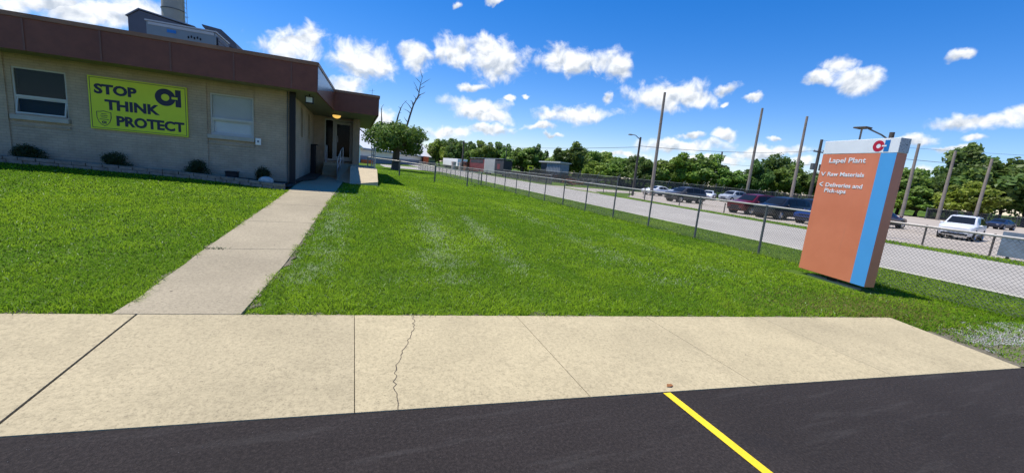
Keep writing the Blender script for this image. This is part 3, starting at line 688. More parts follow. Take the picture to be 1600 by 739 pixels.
# roof plant
q = MB((-6.0, 18.2, 3.93))
RB = (-5.6, 18.3, 3.93)
hv = thing('rooftop_unit', 'pale blue grey rooftop air conditioner with dark markings', 'air conditioner', RB)
q = MB(RB); q.box(-6.55, -4.62, 18.0, 19.6, 3.98, 5.28); q.build('casing', M['hvac'], hv, bevel=.02)
q = MB(RB); q.box(-6.58, -4.59, 17.97, 19.63, 5.285, 5.33); q.build('lid', M['frame'], hv)
q = MB(RB); q.box(-6.5, -4.66, 17.985, 17.996, 5.18, 5.27); q.build('trim', M['frame'], hv)
q = MB(RB); q.box(-5.99, -5.74, 17.985, 17.996, 5.02, 5.12); q.box(-5.96, -5.78, 17.98, 17.984, 5.055, 5.07); q.build('nameplate', M['logoblue'], hv)
q = MB(RB)
for k in range(5): q.ball((-5.40 + .085 * k, 17.99, 4.98 + (.03 if k % 2 else 0)), (.025, .008, .045), seg=8, rings=6)
q.build('vent_mark', M['black'], hv)
q = MB(RB); q.box(-4.585, -4.575, 18.1, 19.5, 4.3, 5.2)
for k in range(6): q.box(-4.574, -4.56, 18.1, 19.5, 4.35 + .14 * k, 4.42 + .14 * k)
q.build('louvre', M['pent'], hv)
q = MB(RB)
for xx in (-6.3, -5.0): q.box(xx, xx + .2, 18.1, 19.5, 3.93, 3.98)
q.build('curb', M['galv'], hv)
PB = (-8.6, 24.5, 3.93)
pe = thing('roof_penthouse', 'dark grey sloping rooftop housing left of the tall stack', 'roof housing', PB)
q = MB(PB); q.extr([(-9.36, 24, 3.93), (-9.36, 24, 6.56), (-8.95, 24, 6.88), (-7.0, 24, 6.55), (-7.0, 24, 3.93)], (0, 3.2, 0)); q.build('housing', M['pent'], pe)
q = MB(PB); q.extr([(-9.42, 23.95, 6.55), (-8.96, 23.95, 6.92), (-6.95, 23.95, 6.59), (-6.95, 23.95, 6.63), (-8.96, 23.95, 6.97), (-9.44, 23.95, 6.58)], (0, 3.3, 0)); q.build('roof_edge', M['shedgrey'], pe)
HB = (-5.9, 24.0, 3.93)
ho = thing('exhaust_hood', 'dark angled exhaust hood at the right end of the rooftop plant', 'exhaust hood', HB)
q = MB(HB); q.extr([(-6.69, 24, 6.78), (-6.66, 24, 6.70), (-6.3, 24, 6.3), (-5.3, 24, 5.9), (-5.35, 24, 6.2), (-5.93, 24, 6.70)], (0, 1.6, 0)); q.build('hood', M['pent'], ho)
q = MB(HB); q.box(-6.2, -5.4, 24.2, 25.4, 3.93, 6.1); q.build('duct', M['pent'], ho)
CB = (-9.8, 30.0, .2)
ck = thing('chimney_stack', 'tall round concrete chimney stack rising behind the office roof', 'chimney', CB)
q = MB(CB); q.tube([(-9.8, 30.4, .2), (-9.8, 30.4, 8), (-9.8, 30.4, 16)], [.56, .52, .46], 32); q.build('shaft', M['stack'], ck, True)
for zz in (6.4, 8.6, 10.8):
    q = MB(CB); q.tube([(-9.8, 30.4, zz), (-9.8, 30.4, zz + .05)], .545, 32); q.build('band', M['galv'], ck)
q = MB(CB)
for yy in (30.28, 30.62): q.tube([(-9.22, yy, 4), (-9.22, yy, 16)], .014, 5)
for k in range(45): q.tube([(-9.22, 30.28, 4.2 + .26 * k), (-9.22, 30.62, 4.2 + .26 * k)], .011, 5); 
for k in range(7): q.tube([(-9.3, 30.45, 5 + 1.7 * k), (-9.1, 30.45, 5 + 1.7 * k)], .012, 5)
q.build('ladder', M['steel'], ck)

# planting bed and its stone border
bpts = [(-12, 13.75), (-8.0, 13.62), (-5.5, 13.52), (-4.1, 13.36), (-2.9, 13.0), (-2.2, 12.68), (-1.78, 12.55)]
def bu(v): return float(np.interp(v, [p[0] for p in bpts], [p[1] for p in bpts]))
mu = MB()
bv = list(np.arange(-12, -1.6, .3))
for a_, b_ in zip(bv[:-1], bv[1:]):
    mu.poly([(a_, bu(a_) + .05, H(a_, 13.6) + .07), (b_, bu(b_) + .05, H(b_, 13.6) + .07), (b_, 14.02, H(b_, 14) + .07), (a_, 14.02, H(a_, 14) + .07)])
mu.poly([(-1.815, 12.7, H(-1.8, 12.8) + .06), (-1.62, 12.8, H(-1.8, 12.8) + .06), (-1.60, 21, .54), (-1.815, 21, .54)])
mu.poly([(-1.815, 14.0, .545), (-1.25, 16.5, .545), (-1.3, 19.9, .55), (-1.815, 20.9, .55)])
mo = structure(mu, 'mulch', M['mulch'], 'stuff')
rw = MB((-5.0, 13.4, .5)); rng = random.Random(11)
for course in range(2):
    v = -12.0 + course * .16
    while v < -1.75:
        L = rng.uniform(.26, .36)
        v1 = min(v + L, -1.72)
        za = H(v, bu(v)) + .002 + course * .082; zb = H(v1, bu(v1)) + .002 + course * .082
        d0 = rng.uniform(-.012, .012)
        pts4 = [(v + .006, bu(v) - .09 + d0), (v1 - .006, bu(v1) - .09 + d0), (v1 - .006, bu(v1) + .05 + d0), (v + .006, bu(v) + .05 + d0)]
        tz = .078 + rng.uniform(-.004, .004)
        rw.prism(pts4, [za - .05 * (course == 0)] + [zb - .05 * (course == 0)] * 2 + [za - .05 * (course == 0)], [za + tz, zb + tz, zb + tz, za + tz])
        v = v1
single(rw, 'stone_border', M['block'], 'low two course stone block border in front of the office wall', 'stone border', bevel=.006)
def leaf_cloud(centers, radii, n, size, rng_, tint=(.7, 1.25), up=.3, shell=.0):
    """leaf faces spread through several clumps; returns verts, faces, tint per face"""
    V = []; Fc = []; T = []
    tot = sum(r[0] * r[1] * r[2] for r in radii) ** 1
    for c, r in zip(centers, radii):
        k = max(8, int(n * r[0] * r[1] * r[2] / tot)); tb = rng_.uniform(tint[0], tint[1])
        d = rng_.normal(size=(k, 3)); d /= np.linalg.norm(d, axis=1)[:, None]
        rad_ = rng_.uniform(.25, 1.0, (k, 1)) ** .45
        p = np.array(c) + d * rad_ * np.array(r) * (1 + .12 * rng_.normal(size=(k, 1)))
        nrm = d * .8 + rng_.normal(size=(k, 3)) * .7 + np.array([0, 0, up]); nrm /= np.linalg.norm(nrm, axis=1)[:, None]
        a = np.cross(nrm, rng_.normal(size=(k, 3))); a /= np.linalg.norm(a, axis=1)[:, None]; b = np.cross(nrm, a)
        s = size * rng_.uniform(.6, 1.3, (k, 1))
        base = sum(len(x) for x in V)
        V.append(np.stack([p - a * s * .5, p + b * s * .32 + nrm * s * .05, p + a * s * .55, p - b * s * .32 + nrm * s * .05], 1).reshape(-1, 3))
        Fc.append(np.arange(k * 4).reshape(k, 4) + base)
        T.append(np.repeat(tb * rng_.uniform(.8, 1.2, (k, 1)), 1, 1).ravel())
    return np.concatenate(V), np.concatenate(Fc), np.concatenate(T)
def np_mesh(name, V, Fq, mat, tints=None, parent=None, flat=True):
    me = bpy.data.meshes.new(name)
    me.vertices.add(len(V)); me.vertices.foreach_set('co', np.ascontiguousarray(V, np.float32).ravel())
    k = Fq.shape[1]
    me.loops.add(Fq.size); me.loops.foreach_set('vertex_index', np.ascontiguousarray(Fq, np.int32).ravel())
    me.polygons.add(len(Fq)); me.polygons.foreach_set('loop_start', np.arange(0, Fq.size, k, dtype=np.int32))
    if tints is not None:
        at = me.attributes.new('tint', 'FLOAT_COLOR', 'FACE')
        if tints.ndim == 1: tints = np.repeat(tints[:, None], 3, 1)
        at.data.foreach_set('color', np.ascontiguousarray(np.concatenate([tints, np.ones((len(tints), 1))], 1), np.float32).ravel())
    me.materials.append(mat); me.update(calc_edges=True)
    o = bpy.data.objects.new(name, me); COL.objects.link(o)
    if parent: o.parent = parent
    return o
# bushes in the bed
nr = np.random.default_rng(5)
for (vv, uu, s, lab) in ((-7.5, 13.84, .215, 'round dark green shrub below the left window'), (-5.78, 13.80, .20, 'round dark green shrub below the yellow banner'),
                         (-4.05, 13.74, .20, 'round dark green shrub left of the right window bay'), (-2.45, 13.62, .19, 'spiky dark shrub behind the pale rock near the downspout')):
    zz = H(vv, 13.7) + .06
    s *= 1.15
    t = thing('shrub', lab, 'shrub', (vv, uu, zz), group='shrubs along the office wall')
    cs = [(nr.normal() * s * .35, nr.normal() * s * .2, s * .85 + nr.normal() * s * .25) for _ in range(7)]
    V, Fq, T = leaf_cloud(cs, [(s * .8, s * .62, s * .66)] * 7, 4200, .032, nr, (.7, 1.2))
    np_mesh('foliage', V, Fq, M['shrub'], T, t)
    q = MB(); q.tube([(0, 0, -.05), (0, 0, s)], [.02, .01], 6)
    if 'spiky' in lab:
        for k in range(6): q.tube([(0, 0, .1), (nr.normal() * .06, nr.normal() * .04, .42 + .05 * nr.normal())], [.008, .003], 5)
    q.build('stem', M['bark'], t)
q = MB((-2.28, 13.2, .47)); q.ball((-2.28, 13.18, .60), (.19, .12, .12), random.Random(4), 14, 9, .07)
single(q, 'rock', M['rock'], 'pale flat boulder on the stone border near the downspout', 'rock', smooth=True)
q = MB((-3.2, 13.75, .55)); q.box(-3.36, -3.08, 13.62, 13.86, .55, .74); q.box(-3.38, -3.06, 13.60, 13.88, .74, .765)
single(q, 'planter_box', M['black'], 'small dark box on the mulch under the right window', 'box', bevel=.012)

# ------------------------------------------------------------------ plant sign
SG = (8.55, 4.75, .02)
A = Vector((6.039, 8.322, 0)); D = Vector((.169, -.9856, 0)); TT = Vector((.9856, .169, 0)) * .205; LW = 1.377
sg = bpy.data.objects.new('plant_sign', None); COL.objects.link(sg)
ctr = A + D * LW / 2 + TT / 2
sg.location = (ctr.x, ctr.y, 0.03)
tag(sg, 'tall terracotta monument sign with white cap and blue stripe by the fence', 'sign')
def sp_(s, d, z): 
    p = A + D * s + TT * (d / .205); return (p.x - ctr.x, p.y - ctr.y, z - .03)
def sbox(s0, s1, d0, d1, z0, z1):
    q = MB(); q.add([sp_(s0, d0, z0), sp_(s1, d0, z0), sp_(s1, d1, z0), sp_(s0, d1, z0), sp_(s0, d0, z1), sp_(s1, d0, z1), sp_(s1, d1, z1), sp_(s0, d1, z1)],
                    [(3, 2, 1, 0), (4, 5, 6, 7), (0, 1, 5, 4), (1, 2, 6, 5), (2, 3, 7, 6), (3, 0, 4, 7)]); return q
ZBAND, ZT = 2.45, 2.70
sbox(0, LW, 0, .205, .12, ZBAND).build('body', M['orange'], sg, bevel=.006)
cap = sbox(-.003, LW + .003, -.003, .208, ZBAND + .002, ZT).build('cap', M['signwhite'], sg, bevel=.006)
sbox(LW + .0035, LW + .007, .0, .205, ZBAND + .006, ZT - .004).build('cap_end', M['signcap'], sg)
sbox(1.113, LW - .004, -.003, 0, .124, ZBAND).build('stripe', M['signblue'], sg)
nD = -TT.normalized()
def sl(s, z): 
    p = sp_(s, -.0035, z); return p
for txt, s0, s1, z, cap_h in (('Lapel Plant', .172, .886, 2.285, .09), ('Raw Materials', .20, .915, 2.03, .074), ('Deliveries and', .206, .93, 1.822, .076), ('Pick-ups', .206, .645, 1.714, .076)):
    text_mesh('lettering', txt, cap_h / .70, M['signwhite'], sg, sl(s0, z), D, (0, 0, 1), .002, width=s1 - s0, depth=.0015)
def stroke(pts, wd):
    q = MB()
    for (a0, a1) in zip(pts[:-1], pts[1:]):
        d = Vector((a1[0] - a0[0], a1[1] - a0[1])).normalized(); n_ = Vector((-d.y, d.x)) * wd
        q.extr([sl(a0[0] - n_.x, a0[1] - n_.y), sl(a1[0] - n_.x, a1[1] - n_.y), sl(a1[0] + n_.x, a1[1] + n_.y), sl(a0[0] + n_.x, a0[1] + n_.y)], nD * .002)
    q.build('arrow', M['signwhite'], sg)
stroke([(.06, 2.102), (.102, 2.032), (.142, 2.104)], .009)
stroke([(.14, 1.905), (.068, 1.864), (.145, 1.826)], .009)
logo('logo', (0, 0, 0), sp_(1.045, -.0035, 2.572), .096, .098, .085, D, (0, 0, 1), nD, M['logored'], M['logoblue'], M['signwhite'], sg)
sbox(.62, .74, .05, .15, -.05, .12).build('post', M['black'], sg)
sbox(.2, 1.2, .04, .17, .03 - .06, .045).build('footing', M['sidewalk'], sg)

# ------------------------------------------------------------------ chain link fences
def chain_fence(name, label, path, height, spacing, post_r, mesh_pitch, wire_r, wire_mat, rail_mat, arms=False, terminal=0, wires=True):
    """path of site points; posts, top rail and woven wire as parts of one fence"""
    p0 = (path[0][0], path[0][1], 0); root = thing(name, label, 'fence', p0)
    fab = MB(p0); rails = MB(p0)
    for (a_, b_) in zip(path[:-1], path[1:]):
        A_ = Vector((a_[0], a_[1], 0)); B_ = Vector((b_[0], b_[1], 0)); L = (B_ - A_).length; d = (B_ - A_).normalized()
        n = max(1, round(L / (3.0 if L < 7 and spacing == 2.13 else spacing)))
        for k in range(n + (1 if b_ is path[-1] else 0)):
            p = A_ + d * (L * k / n); z = H(p.x, p.y); big = (k == 0)
            q = MB(p0); rr = post_r * (1.35 if big else 1)
            q.tube([(p.x, p.y, z - .05), (p.x, p.y, z + height + (.05 if big else .0))], rr, 8); 
            q.ball((p.x, p.y, z + height + (.05 if big else 0)), rr * 1.25, seg=8, rings=5)
            if arms: q.tube([(p.x, p.y, z + height), (p.x + .25, p.y - .1, z + height + .4)], post_r * .7, 6)
            q.build('post', M['galv'], root)
        nseg = max(1, int(L / 4))
        for k in range(nseg):
            q0 = A_ + d * (L * k / nseg); q1 = A_ + d * (L * (k + 1) / nseg)
            rails.tube([(q0.x, q0.y, H(q0.x, q0.y) + height), (q1.x, q1.y, H(q1.x, q1.y) + height)], .021, 7, False)
        if wires:
            side = Vector((-d.y, d.x, 0)) * wire_r
            m = int(L / mesh_pitch); hh = height - .06
            for k in range(-int(hh / mesh_pitch), m):
                for sgn in (1, -1):
                    s0, s1 = k * mesh_pitch, k * mesh_pitch + hh * .95
                    c0, c1 = max(0, s0), min(L, s1)
                    if c1 <= c0: continue
                    f0, f1 = (c0 - s0) / (s1 - s0), (c1 - s0) / (s1 - s0)
                    if sgn < 0: f0, f1 = 1 - f0, 1 - f1
                    q0 = A_ + d * c0; q1 = A_ + d * c1
                    za = H(q0.x, q0.y) + .03 + hh * f0; zb = H(q1.x, q1.y) + .03 + hh * f1
                    up = Vector((0, 0, wire_r)); up2 = d * wire_r * .7 * (-sgn)
                    a3 = Vector((q0.x, q0.y, za)); b3 = Vector((q1.x, q1.y, zb))
                    fab.add([a3 + side, a3 - side * .5 + up + up2, a3 - side * .5 - up - up2, b3 + side, b3 - side * .5 + up + up2, b3 - side * .5 - up - up2], [(0, 1, 4, 3), (1, 2, 5, 4), (2, 0, 3, 5)])
    rails.build('top_rail', rail_mat, root)
    if wires: fab.build('wire_mesh', wire_mat, root)
    return root
chain_fence('chain_link_fence', 'chain link fence running along the lawn beside the road', [(9.62, -4.05), (9.62, 1.95), (9.62, 4.95), (9.62, 66)], 1.26, 2.13, .028, .062, .0017, M['wire'], M['rail'])
chain_fence('chain_link_fence', 'short far chain link fence crossing the lawn towards the leafy tree', [(9.3, 30.5), (7.3, 27.2), (5.0, 26.9), (2.9, 28.6), (.9, 30)], 1.0, 3.0, .035, .16, .0018, M['wire'], M['rail'])
# stub posts on the far side of the road
q = MB((22.75, 9.45, 0)); q.tube([(22.75, 9.45, -.1), (22.75, 9.45, .86)], .035, 10); q.ball((22.75, 9.45, .86), (.037, .037, .02), seg=10, rings=5)
sp0 = single(q, 'stub_post', M['darkpole'], 'short dark stub post across the road, just right of the terracotta sign', 'post', 'stub posts along the far road edge', smooth=True)
for vv, uu, lab in ((22.75, 7.45, 'short dark stub post across the road, at the rear of the white SUV'), (22.75, 19.6, 'short stub post across the road, in front of the red SUV'), (22.75, 21.5, 'short stub post across the road, left of the red SUV'), (22.75, 23.6, 'short stub post across the road, beside the grey SUV'),
                    (22.8, 27.6, 'short stub post across the road, left of the grey SUV'), (22.8, 29.7, 'stub post at the near corner of the far driveway'), (23.3, 34.5, 'stub post on the far corner of the far driveway')):
    c = sp0.copy(); COL.objects.link(c); c.location = P(vv, uu, 0); c['label'] = lab
    c.scale = (1, 1, .75 if uu > 15 else 1)
q = MB((22.9, 30.5, 0)); q.tube([(24.6, 29.9, 0), (24.6, 29.9, .95)], .07, 10); single(q, 'bollard', M['concblk'], 'pale yellowish bollard left of the grey SUV', 'bollard')
# far fence round the lot, with dark screening, and the fence by the scrap yard
def screen_fence(name, label, path, height, spacing, arms):
    p0 = (path[0][0], path[0][1], 0); root = chain_fence(name, label, path, height, spacing, .05, .3, .004, M['wire'], M['rail'], arms, wires=False)
    q = MB(p0)
    for a_, b_ in zip(path[:-1], path[1:]):
        q.extr([(a_[0], a_[1], .05), (b_[0], b_[1], .05), (b_[0], b_[1], height - .12), (a_[0], a_[1], height - .12)], (.02, .02, 0))
    q.build('screen', M['screen'], root); return root
screen_fence('yard_fence', 'dark screened fence with angled arms behind the parked cars', [(27, 62), (33.5, 46.5), (46, 47.5), (64, 46), (74, 36)], 1.75, 3.4, True)
screen_fence('yard_fence', 'dark screened fence along the trees right of the sign', [(76, 32), (96, 24), (125, 10)], 1.5, 4.5, False)
screen_fence('yard_fence', 'dark screened fence in front of the far scrap yard', [(23.2, 46), (23.2, 64)], 1.2, 4.5, False)

# ------------------------------------------------------------------ poles, lamps and wires
for (vv, uu, hh, rr, lab) in ((31.2, 36.8, 11.15, .19, 'tallest bare wooden pole, beside the grey SUV'), (60.0, 48.0, 14.6, .24, 'bare wooden pole rising behind the red SUV'),
                              (55.5, 37.6, 11.9, .21, 'bare wooden pole left of the utility pole with transformers'), (66.8, 30.5, 9.45, .21, 'bare wooden pole just right of the terracotta sign'),
                              (76.8, 31.0, 9.6, .22, 'bare wooden pole above the white SUV bonnet'), (74.3, 26.5, 8.35, .20, 'bare wooden pole above the white SUV tail')):
    q = MB((vv, uu, 0)); r2 = random.Random(int(vv)); lean = r2.uniform(-.1, .1)
    q.tube([(vv, uu, -.2), (vv + lean, uu, hh * .5), (vv + lean * 2, uu, hh)], [rr, rr * .85, rr * .68], 12)
    single(q, 'wooden_pole', M['pole'], lab, 'pole', 'bare wooden poles in the lot', smooth=True)
def lamp_post(base, hh, arm, label, mat, r=.1):
    t = thing('street_lamp', label, 'street lamp', (*base, 0))
    q = MB((*base, 0)); q.tube([(base[0], base[1], -.1), (base[0], base[1], hh)], [r, r * .75], 10); q.build('pole', mat, t, True)
    q = MB((*base, 0)); x, y_ = base; q.tube([(x, y_, hh - .25), (x + arm[0] * .5, y_ + arm[1] * .5, hh + .12), (x + arm[0], y_ + arm[1], hh + .18)], .04, 6); q.build('arm', M['galv'], t)
    q = MB((*base, 0)); q.ball((x + arm[0], y_ + arm[1], hh + .14), (.28, .16, .07), seg=10, rings=6); q.build('lamp_head', M['galv'], t, True)
    return t
lamp_post((26.1, 33.5), 5.75, (-1.0, .3), 'dark street lamp pole with a short arm left of the tallest pole', M['darkpole'], .13)
lamp_post((26.0, 71.0), 5.5, (-1.6, .6), 'thin far street lamp rising beside the dark red container', M['darkpole'], .08)
LB = (23.4, 11.8, 0)
lm = thing('street_lamp', 'solar street lamp poking up behind the white cap of the sign', 'street lamp', LB)
q = MB(LB); q.tube([(23.4, 11.8, 0), (23.4, 11.8, 4.9)], .1, 10); q.build('pole', M['darkpole'], lm, True)
q = MB(LB); q.tube([(23.4, 11.8, 4.5), (23.0, 12.0, 4.75), (22.5, 12.3, 4.98)], .035, 6); q.build('arm', M['galv'], lm)
q = MB(LB); q.box(22.1, 22.6, 12.2, 12.75, 4.98, 5.05); q.build('lamp_head', M['darkpole'], lm, bevel=.02)
q = MB(LB); q.tube([(22.35, 12.5, 4.1), (22.35, 12.5, 4.98)], .045, 6); q.tube([(22.35, 12.5, 4.15), (23.38, 11.82, 4.05)], .03, 6); q.build('strut', M['pole'], lm)
UB = (70.3, 44.65, 0)
up_ = thing('utility_pole', 'dark utility pole with crossarm and transformers left of the sign', 'utility pole', UB)
q = MB(UB); q.tube([(70.3, 44.65, 0), (70.3, 44.65, 10.8)], [.26, .2], 12); q.build('pole', M['darkpole'], up_, True)
q = MB(UB); q.box(68.6, 72.0, 44.4, 44.52, 8.7, 8.88); q.build('crossarm', M['darkpole'], up_)
q = MB(UB)
for xx in (68.8, 69.6, 71.0, 71.8): q.tube([(xx, 44.46, 8.88), (xx, 44.46, 9.12)], .06, 8)
q.build('insulator', M['frame'], up_)
for xx in (69.2, 71.3):
    q = MB(UB); q.tube([(xx, 44.5, 5.9), (xx, 44.5, 6.9)], .32, 14); q.build('transformer', M['galv'], up_, True)
q = MB((104, 94, 0)); q.tube([(104, 94, 0), (104, 94, 12.4)], [.3, .22], 10); q.box(102.2, 105.8, 93.9, 94.1, 11.2, 11.4)
single(q, 'utility_pole', M['darkpole'], 'thin distant utility pole above the silver cars', 'utility pole')
q = MB((22.3, 88.5, 0)); q.tube([(22.3, 88.5, 0), (22.3, 88.5, 6.5)], [.2, .15], 10); q.box(21.4, 23.2, 88.4, 88.55, 6.0, 6.12)
single(q, 'utility_pole', M['darkpole'], 'far utility pole in front of the wood above the yard gate', 'utility pole')
def cable(a_, b_, sag, label, r=.03):
    q = MB(a_); pts = []
    for i in range(25):
        t = i / 24; pts.append((a_[0] + (b_[0] - a_[0]) * t, a_[1] + (b_[1] - a_[1]) * t, a_[2] + (b_[2] - a_[2]) * t - sag * 4 * t * (1 - t)))
    q.tube(pts, r, 5); single(q, 'power_line', M['wireblack'], label, 'cable', 'overhead power lines')
cable((70.3, 44.46, 9.1), (26.1, 33.5, 4.9), .5, 'overhead cable from the street lamp pole to the transformer pole', .022)
cable((70.3, 44.46, 6.9), (104, 94, 9.0), .6, 'lower overhead cable left of the transformer pole', .028)
cable((70.3, 44.46, 9.1), (150, 14, 11.2), .8, 'overhead cable right of the sign', .035)
cable((70.3, 44.46, 10.6), (150, 14, 14.6), .8, 'topmost thin overhead cable right of the sign', .02)
cable((26.1, 33.5, 4.8), (22.3, 88.5, 6.0), .5, 'overhead cable running left from the street lamp pole', .02)

# ------------------------------------------------------------------ vehicles
def vehicle(label, cat, loc, rz, mat, kind='suv', k=.80, group='vehicles in the parking lot', name=None):
    suv = kind == 'suv'
    t = thing(name or ('parked_suv' if suv else 'parked_car'), label, cat, loc, rz, group)
    hr = 1.74 if suv else 1.42; bz = 1.04 if suv else .93
    if suv:
        st = [(2.26, .42, .80, .86, .66, .76, .62), (2.18, .30, .94, 1.0, .78, .86, .74), (1.95, .26, 1.01, 1.07, .83, .91, .82), (1.2, .24, 1.07, 1.13, .84, .93, .82),
              (.50, .24, 1.07, 1.66, .84, .93, .68), (-.30, .24, 1.08, 1.74, .84, .93, .69), (-1.3, .24, 1.10, 1.72, .84, .93, .69), (-1.95, .26, 1.11, 1.60, .83, .92, .67), (-2.2, .32, 1.09, 1.24, .80, .89, .78), (-2.28, .44, .90, .96, .72, .80, .68)]
    else:
        st = [(2.30, .40, .62, .66, .62, .68, .52), (2.20, .28, .72, .76, .74, .82, .68), (1.90, .24, bz - .10, bz - .06, .82, .89, .78), (.95, .22, bz - .02, bz + .03, .84, .91, .78),
              (.15, .22, bz, hr - .05, .84, .91, .60), (-.40, .22, bz + .01, hr, .84, .91, .60), (-1.0, .22, bz + .02, hr - .06, .84, .91, .58), (-1.70, .24, bz + .03, bz + .08, .83, .90, .72), (-2.12, .30, bz, bz + .03, .78, .86, .70), (-2.24, .42, .80, .84, .70, .78, .62)]
    rings = []
    for (x, zl, zb, zt, wl_, wb, wt) in st:
        half = [(wl_ * .6, zl), (wl_, zl + .06), (wb, zl + (zb - zl) * .55), (wb * .985, zb), (wt, zt), (wt * .5, zt + .03)]
        rings.append([(x, y_, z) for y_, z in half] + [(x, -y_, z) for y_, z in half[::-1]])
    q = MB(); n = len(rings[0])
    q.add([Vector(p) * k for r in rings for p in r], [(i * n + j, i * n + (j + 1) % n, (i + 1) * n + (j + 1) % n, (i + 1) * n + j) for i in range(len(rings) - 1) for j in range(n)] + [tuple(range(n)), tuple(range(len(rings) * n - 1, (len(rings) - 1) * n - 1, -1))])
    body = q.build('body', mat, t, True)
    def sidept(i, f, sgn, o_=.014):
        x, zl, zb, zt, wl_, wb, wt = st[i]; y0 = wb * .985
        return Vector((x, sgn * (y0 + (wt - y0) * f + o_), zb + (zt - zb) * f)) * k
    gl = range(4, 7) if suv else range(4, 6)
    for sgn in (1, -1):
        for i in gl:
            q = MB(); a_, b_ = sidept(i, .10, sgn), sidept(i + 1, .10, sgn); c, d = sidept(i + 1, .86, sgn), sidept(i, .86, sgn)
            e_ = (b_ - a_) * .03; q.poly([a_ + e_, b_ - e_, c - e_, d + e_]); q.build('side_window', M['carglass'], t)
        q = MB(); a_ = sidept(3, .8, sgn) + (sidept(4, .1, sgn) - sidept(3, .8, sgn)) * .35; q.poly([a_, sidept(4, .10, sgn) , sidept(4, .84, sgn)]); q.build('side_window', M['carglass'], t)
        if not suv:
            q = MB(); q.poly([sidept(6, .12, sgn), sidept(6, .12, sgn) + Vector((-.42, 0, 0)) * k, sidept(6, .8, sgn)]); q.build('side_window', M['carglass'], t)
    def top(i, f, y_, o_):
        a_, b_ = st[i], st[i + 1]; x = a_[0] + (b_[0] - a_[0]) * f; z = a_[3] + (b_[3] - a_[3]) * f + .03; w_ = a_[6] + (b_[6] - a_[6]) * f
        return Vector((x + o_[0], y_ * w_, z + o_[1])) * k
    q = MB(); q.poly([top(3, .06, -.86, (.02, .01)), top(3, .06, .86, (.02, .01)), top(3, .93, .86, (.02, .008)), top(3, .93, -.86, (.02, .008))]); q.build('windscreen', M['carglass'], t)
    ri = 7 if suv else 6
    q = MB(); q.poly([top(ri, .1, -.84, (-.02, .012)), top(ri, .1, .84, (-.02, .012)), top(ri, .85, .84, (-.02, .012)), top(ri, .85, -.84, (-.02, .012))]); q.build('rear_window', M['carglass'], t)
    wr_ = .37 if suv else .33
    for x in (1.40, -1.36):
        for sgn in (1, -1):
            q = MB(); y0 = sgn * .70; y1 = sgn * .935
            q.tube([(x * k, y0 * k, wr_ * k), (x * k, y1 * k, wr_ * k)], wr_ * k, 22); wh = q.build('wheel', M['rubber'], t)
            q = MB(); q.tube([(x * k, y1 * k, wr_ * k), (x * k, (y1 + sgn * .012) * k, wr_ * k)], wr_ * .64 * k, 18)
            for a_ in range(5):
                an = a_ * 2 * math.pi / 5; q.tube([(x * k, (y1 + sgn * .016) * k, wr_ * k), ((x + math.cos(an) * wr_ * .6) * k, (y1 + sgn * .016) * k, (wr_ + math.sin(an) * wr_ * .6) * k)], .03 * k, 5)
            q.build('rim', M['chrome'], wh)
            q = MB(); q.tube([(x * k, sgn * .60 * k, (wr_ + .02) * k), (x * k, sgn * .931 * k, (wr_ + .02) * k)], (wr_ + .065) * k, 22); q.build('wheel_arch', M['black'], t)
    for sgn in (1, -1):
        q = MB(); q.ball((2.12 * k, sgn * .62 * k, (.88 if suv else .66) * k), (.13 * k, .16 * k, .075 * k), seg=10, rings=6); q.build('headlight', M['headlamp'], t, True)
        q = MB(); q.ball((-2.14 * k, sgn * .74 * k, (.98 if suv else .82) * k), (.10 * k, .10 * k, (.14 if suv else .07) * k), seg=10, rings=6); q.build('taillight', M['taillamp'], t, True)
        q = MB(); q.ball((.80 * k, sgn * 1.0 * k, (bz + .08) * k), (.07 * k, .11 * k, .07 * k), seg=8, rings=6); q.build('wing_mirror', mat, t, True)
    q = MB(); q.box(2.20 * k, 2.30 * k, -.40 * k, .40 * k, .58 * k, .72 * k); q.build('grille', M['black'], t, bevel=.02)
    q = MB(); q.box(2.16 * k, 2.31 * k, -.66 * k, .66 * k, .36 * k, .50 * k); q.build('bumper', M['black'], t, bevel=.03)
    q = MB(); q.box(-2.30 * k, -2.18 * k, -.66 * k, .66 * k, .40 * k, .58 * k); q.build('rear_bumper', M['black'], t, bevel=.03)
    q = MB(); q.box(-2.315 * k, -2.302 * k, -.2 * k, .2 * k, .64 * k, .76 * k); q.build('number_plate', M['white'], t)
    for sgn in (1, -1):
        q = MB(); q.box(-1.0 * k, 1.0 * k, sgn * .93 * k - .01, sgn * .93 * k + .01, .30 * k, .40 * k); q.build('sill_trim', M['black'], t)
    if suv:
        for sgn in (1, -1):
            q = MB(); q.tube([(.1 * k, sgn * .52 * k, (hr + .05) * k), (-1.5 * k, sgn * .52 * k, (hr + .03) * k)], .02, 6); q.build('roof_rail', M['black'], t)
    return t
PW = paint('white_car_paint', (.72, .73, .74)); PS = paint('silver_car_paint', (.42, .44, .46)); PG = paint('grey_car_paint', (.07, .067, .065)); PR = paint('red_car_paint', (.12, .008, .012))
PK = paint('black_car_paint', (.016, .016, .018)); PB_ = paint('blue_car_paint', (.012, .03, .13)); PN = paint('navy_car_paint', (.02, .028, .06)); PDR = paint('dark_red_car_paint', (.07, .01, .012))
nose = TH + math.pi        # nose towards the road
vehicle('white SUV parked alone right of the terracotta sign', 'SUV', (32.6, 12.0, 0), nose + .2, PW, k=.77)
vehicle('dark grey SUV parked at the left end of the lot', 'SUV', (28.0, 28.5, 0), nose - .03, PG)
vehicle('red SUV parked nose to the road beside the black SUV', 'SUV', (25.9, 20.0, 0), nose, PR)
vehicle('black SUV parked between the red SUV and the blue car', 'SUV', (25.6, 17.75, 0), nose, PK)
vehicle('blue car parked left of the terracotta sign', 'car', (26.1, 15.5, 0), nose, PB_, 'car')
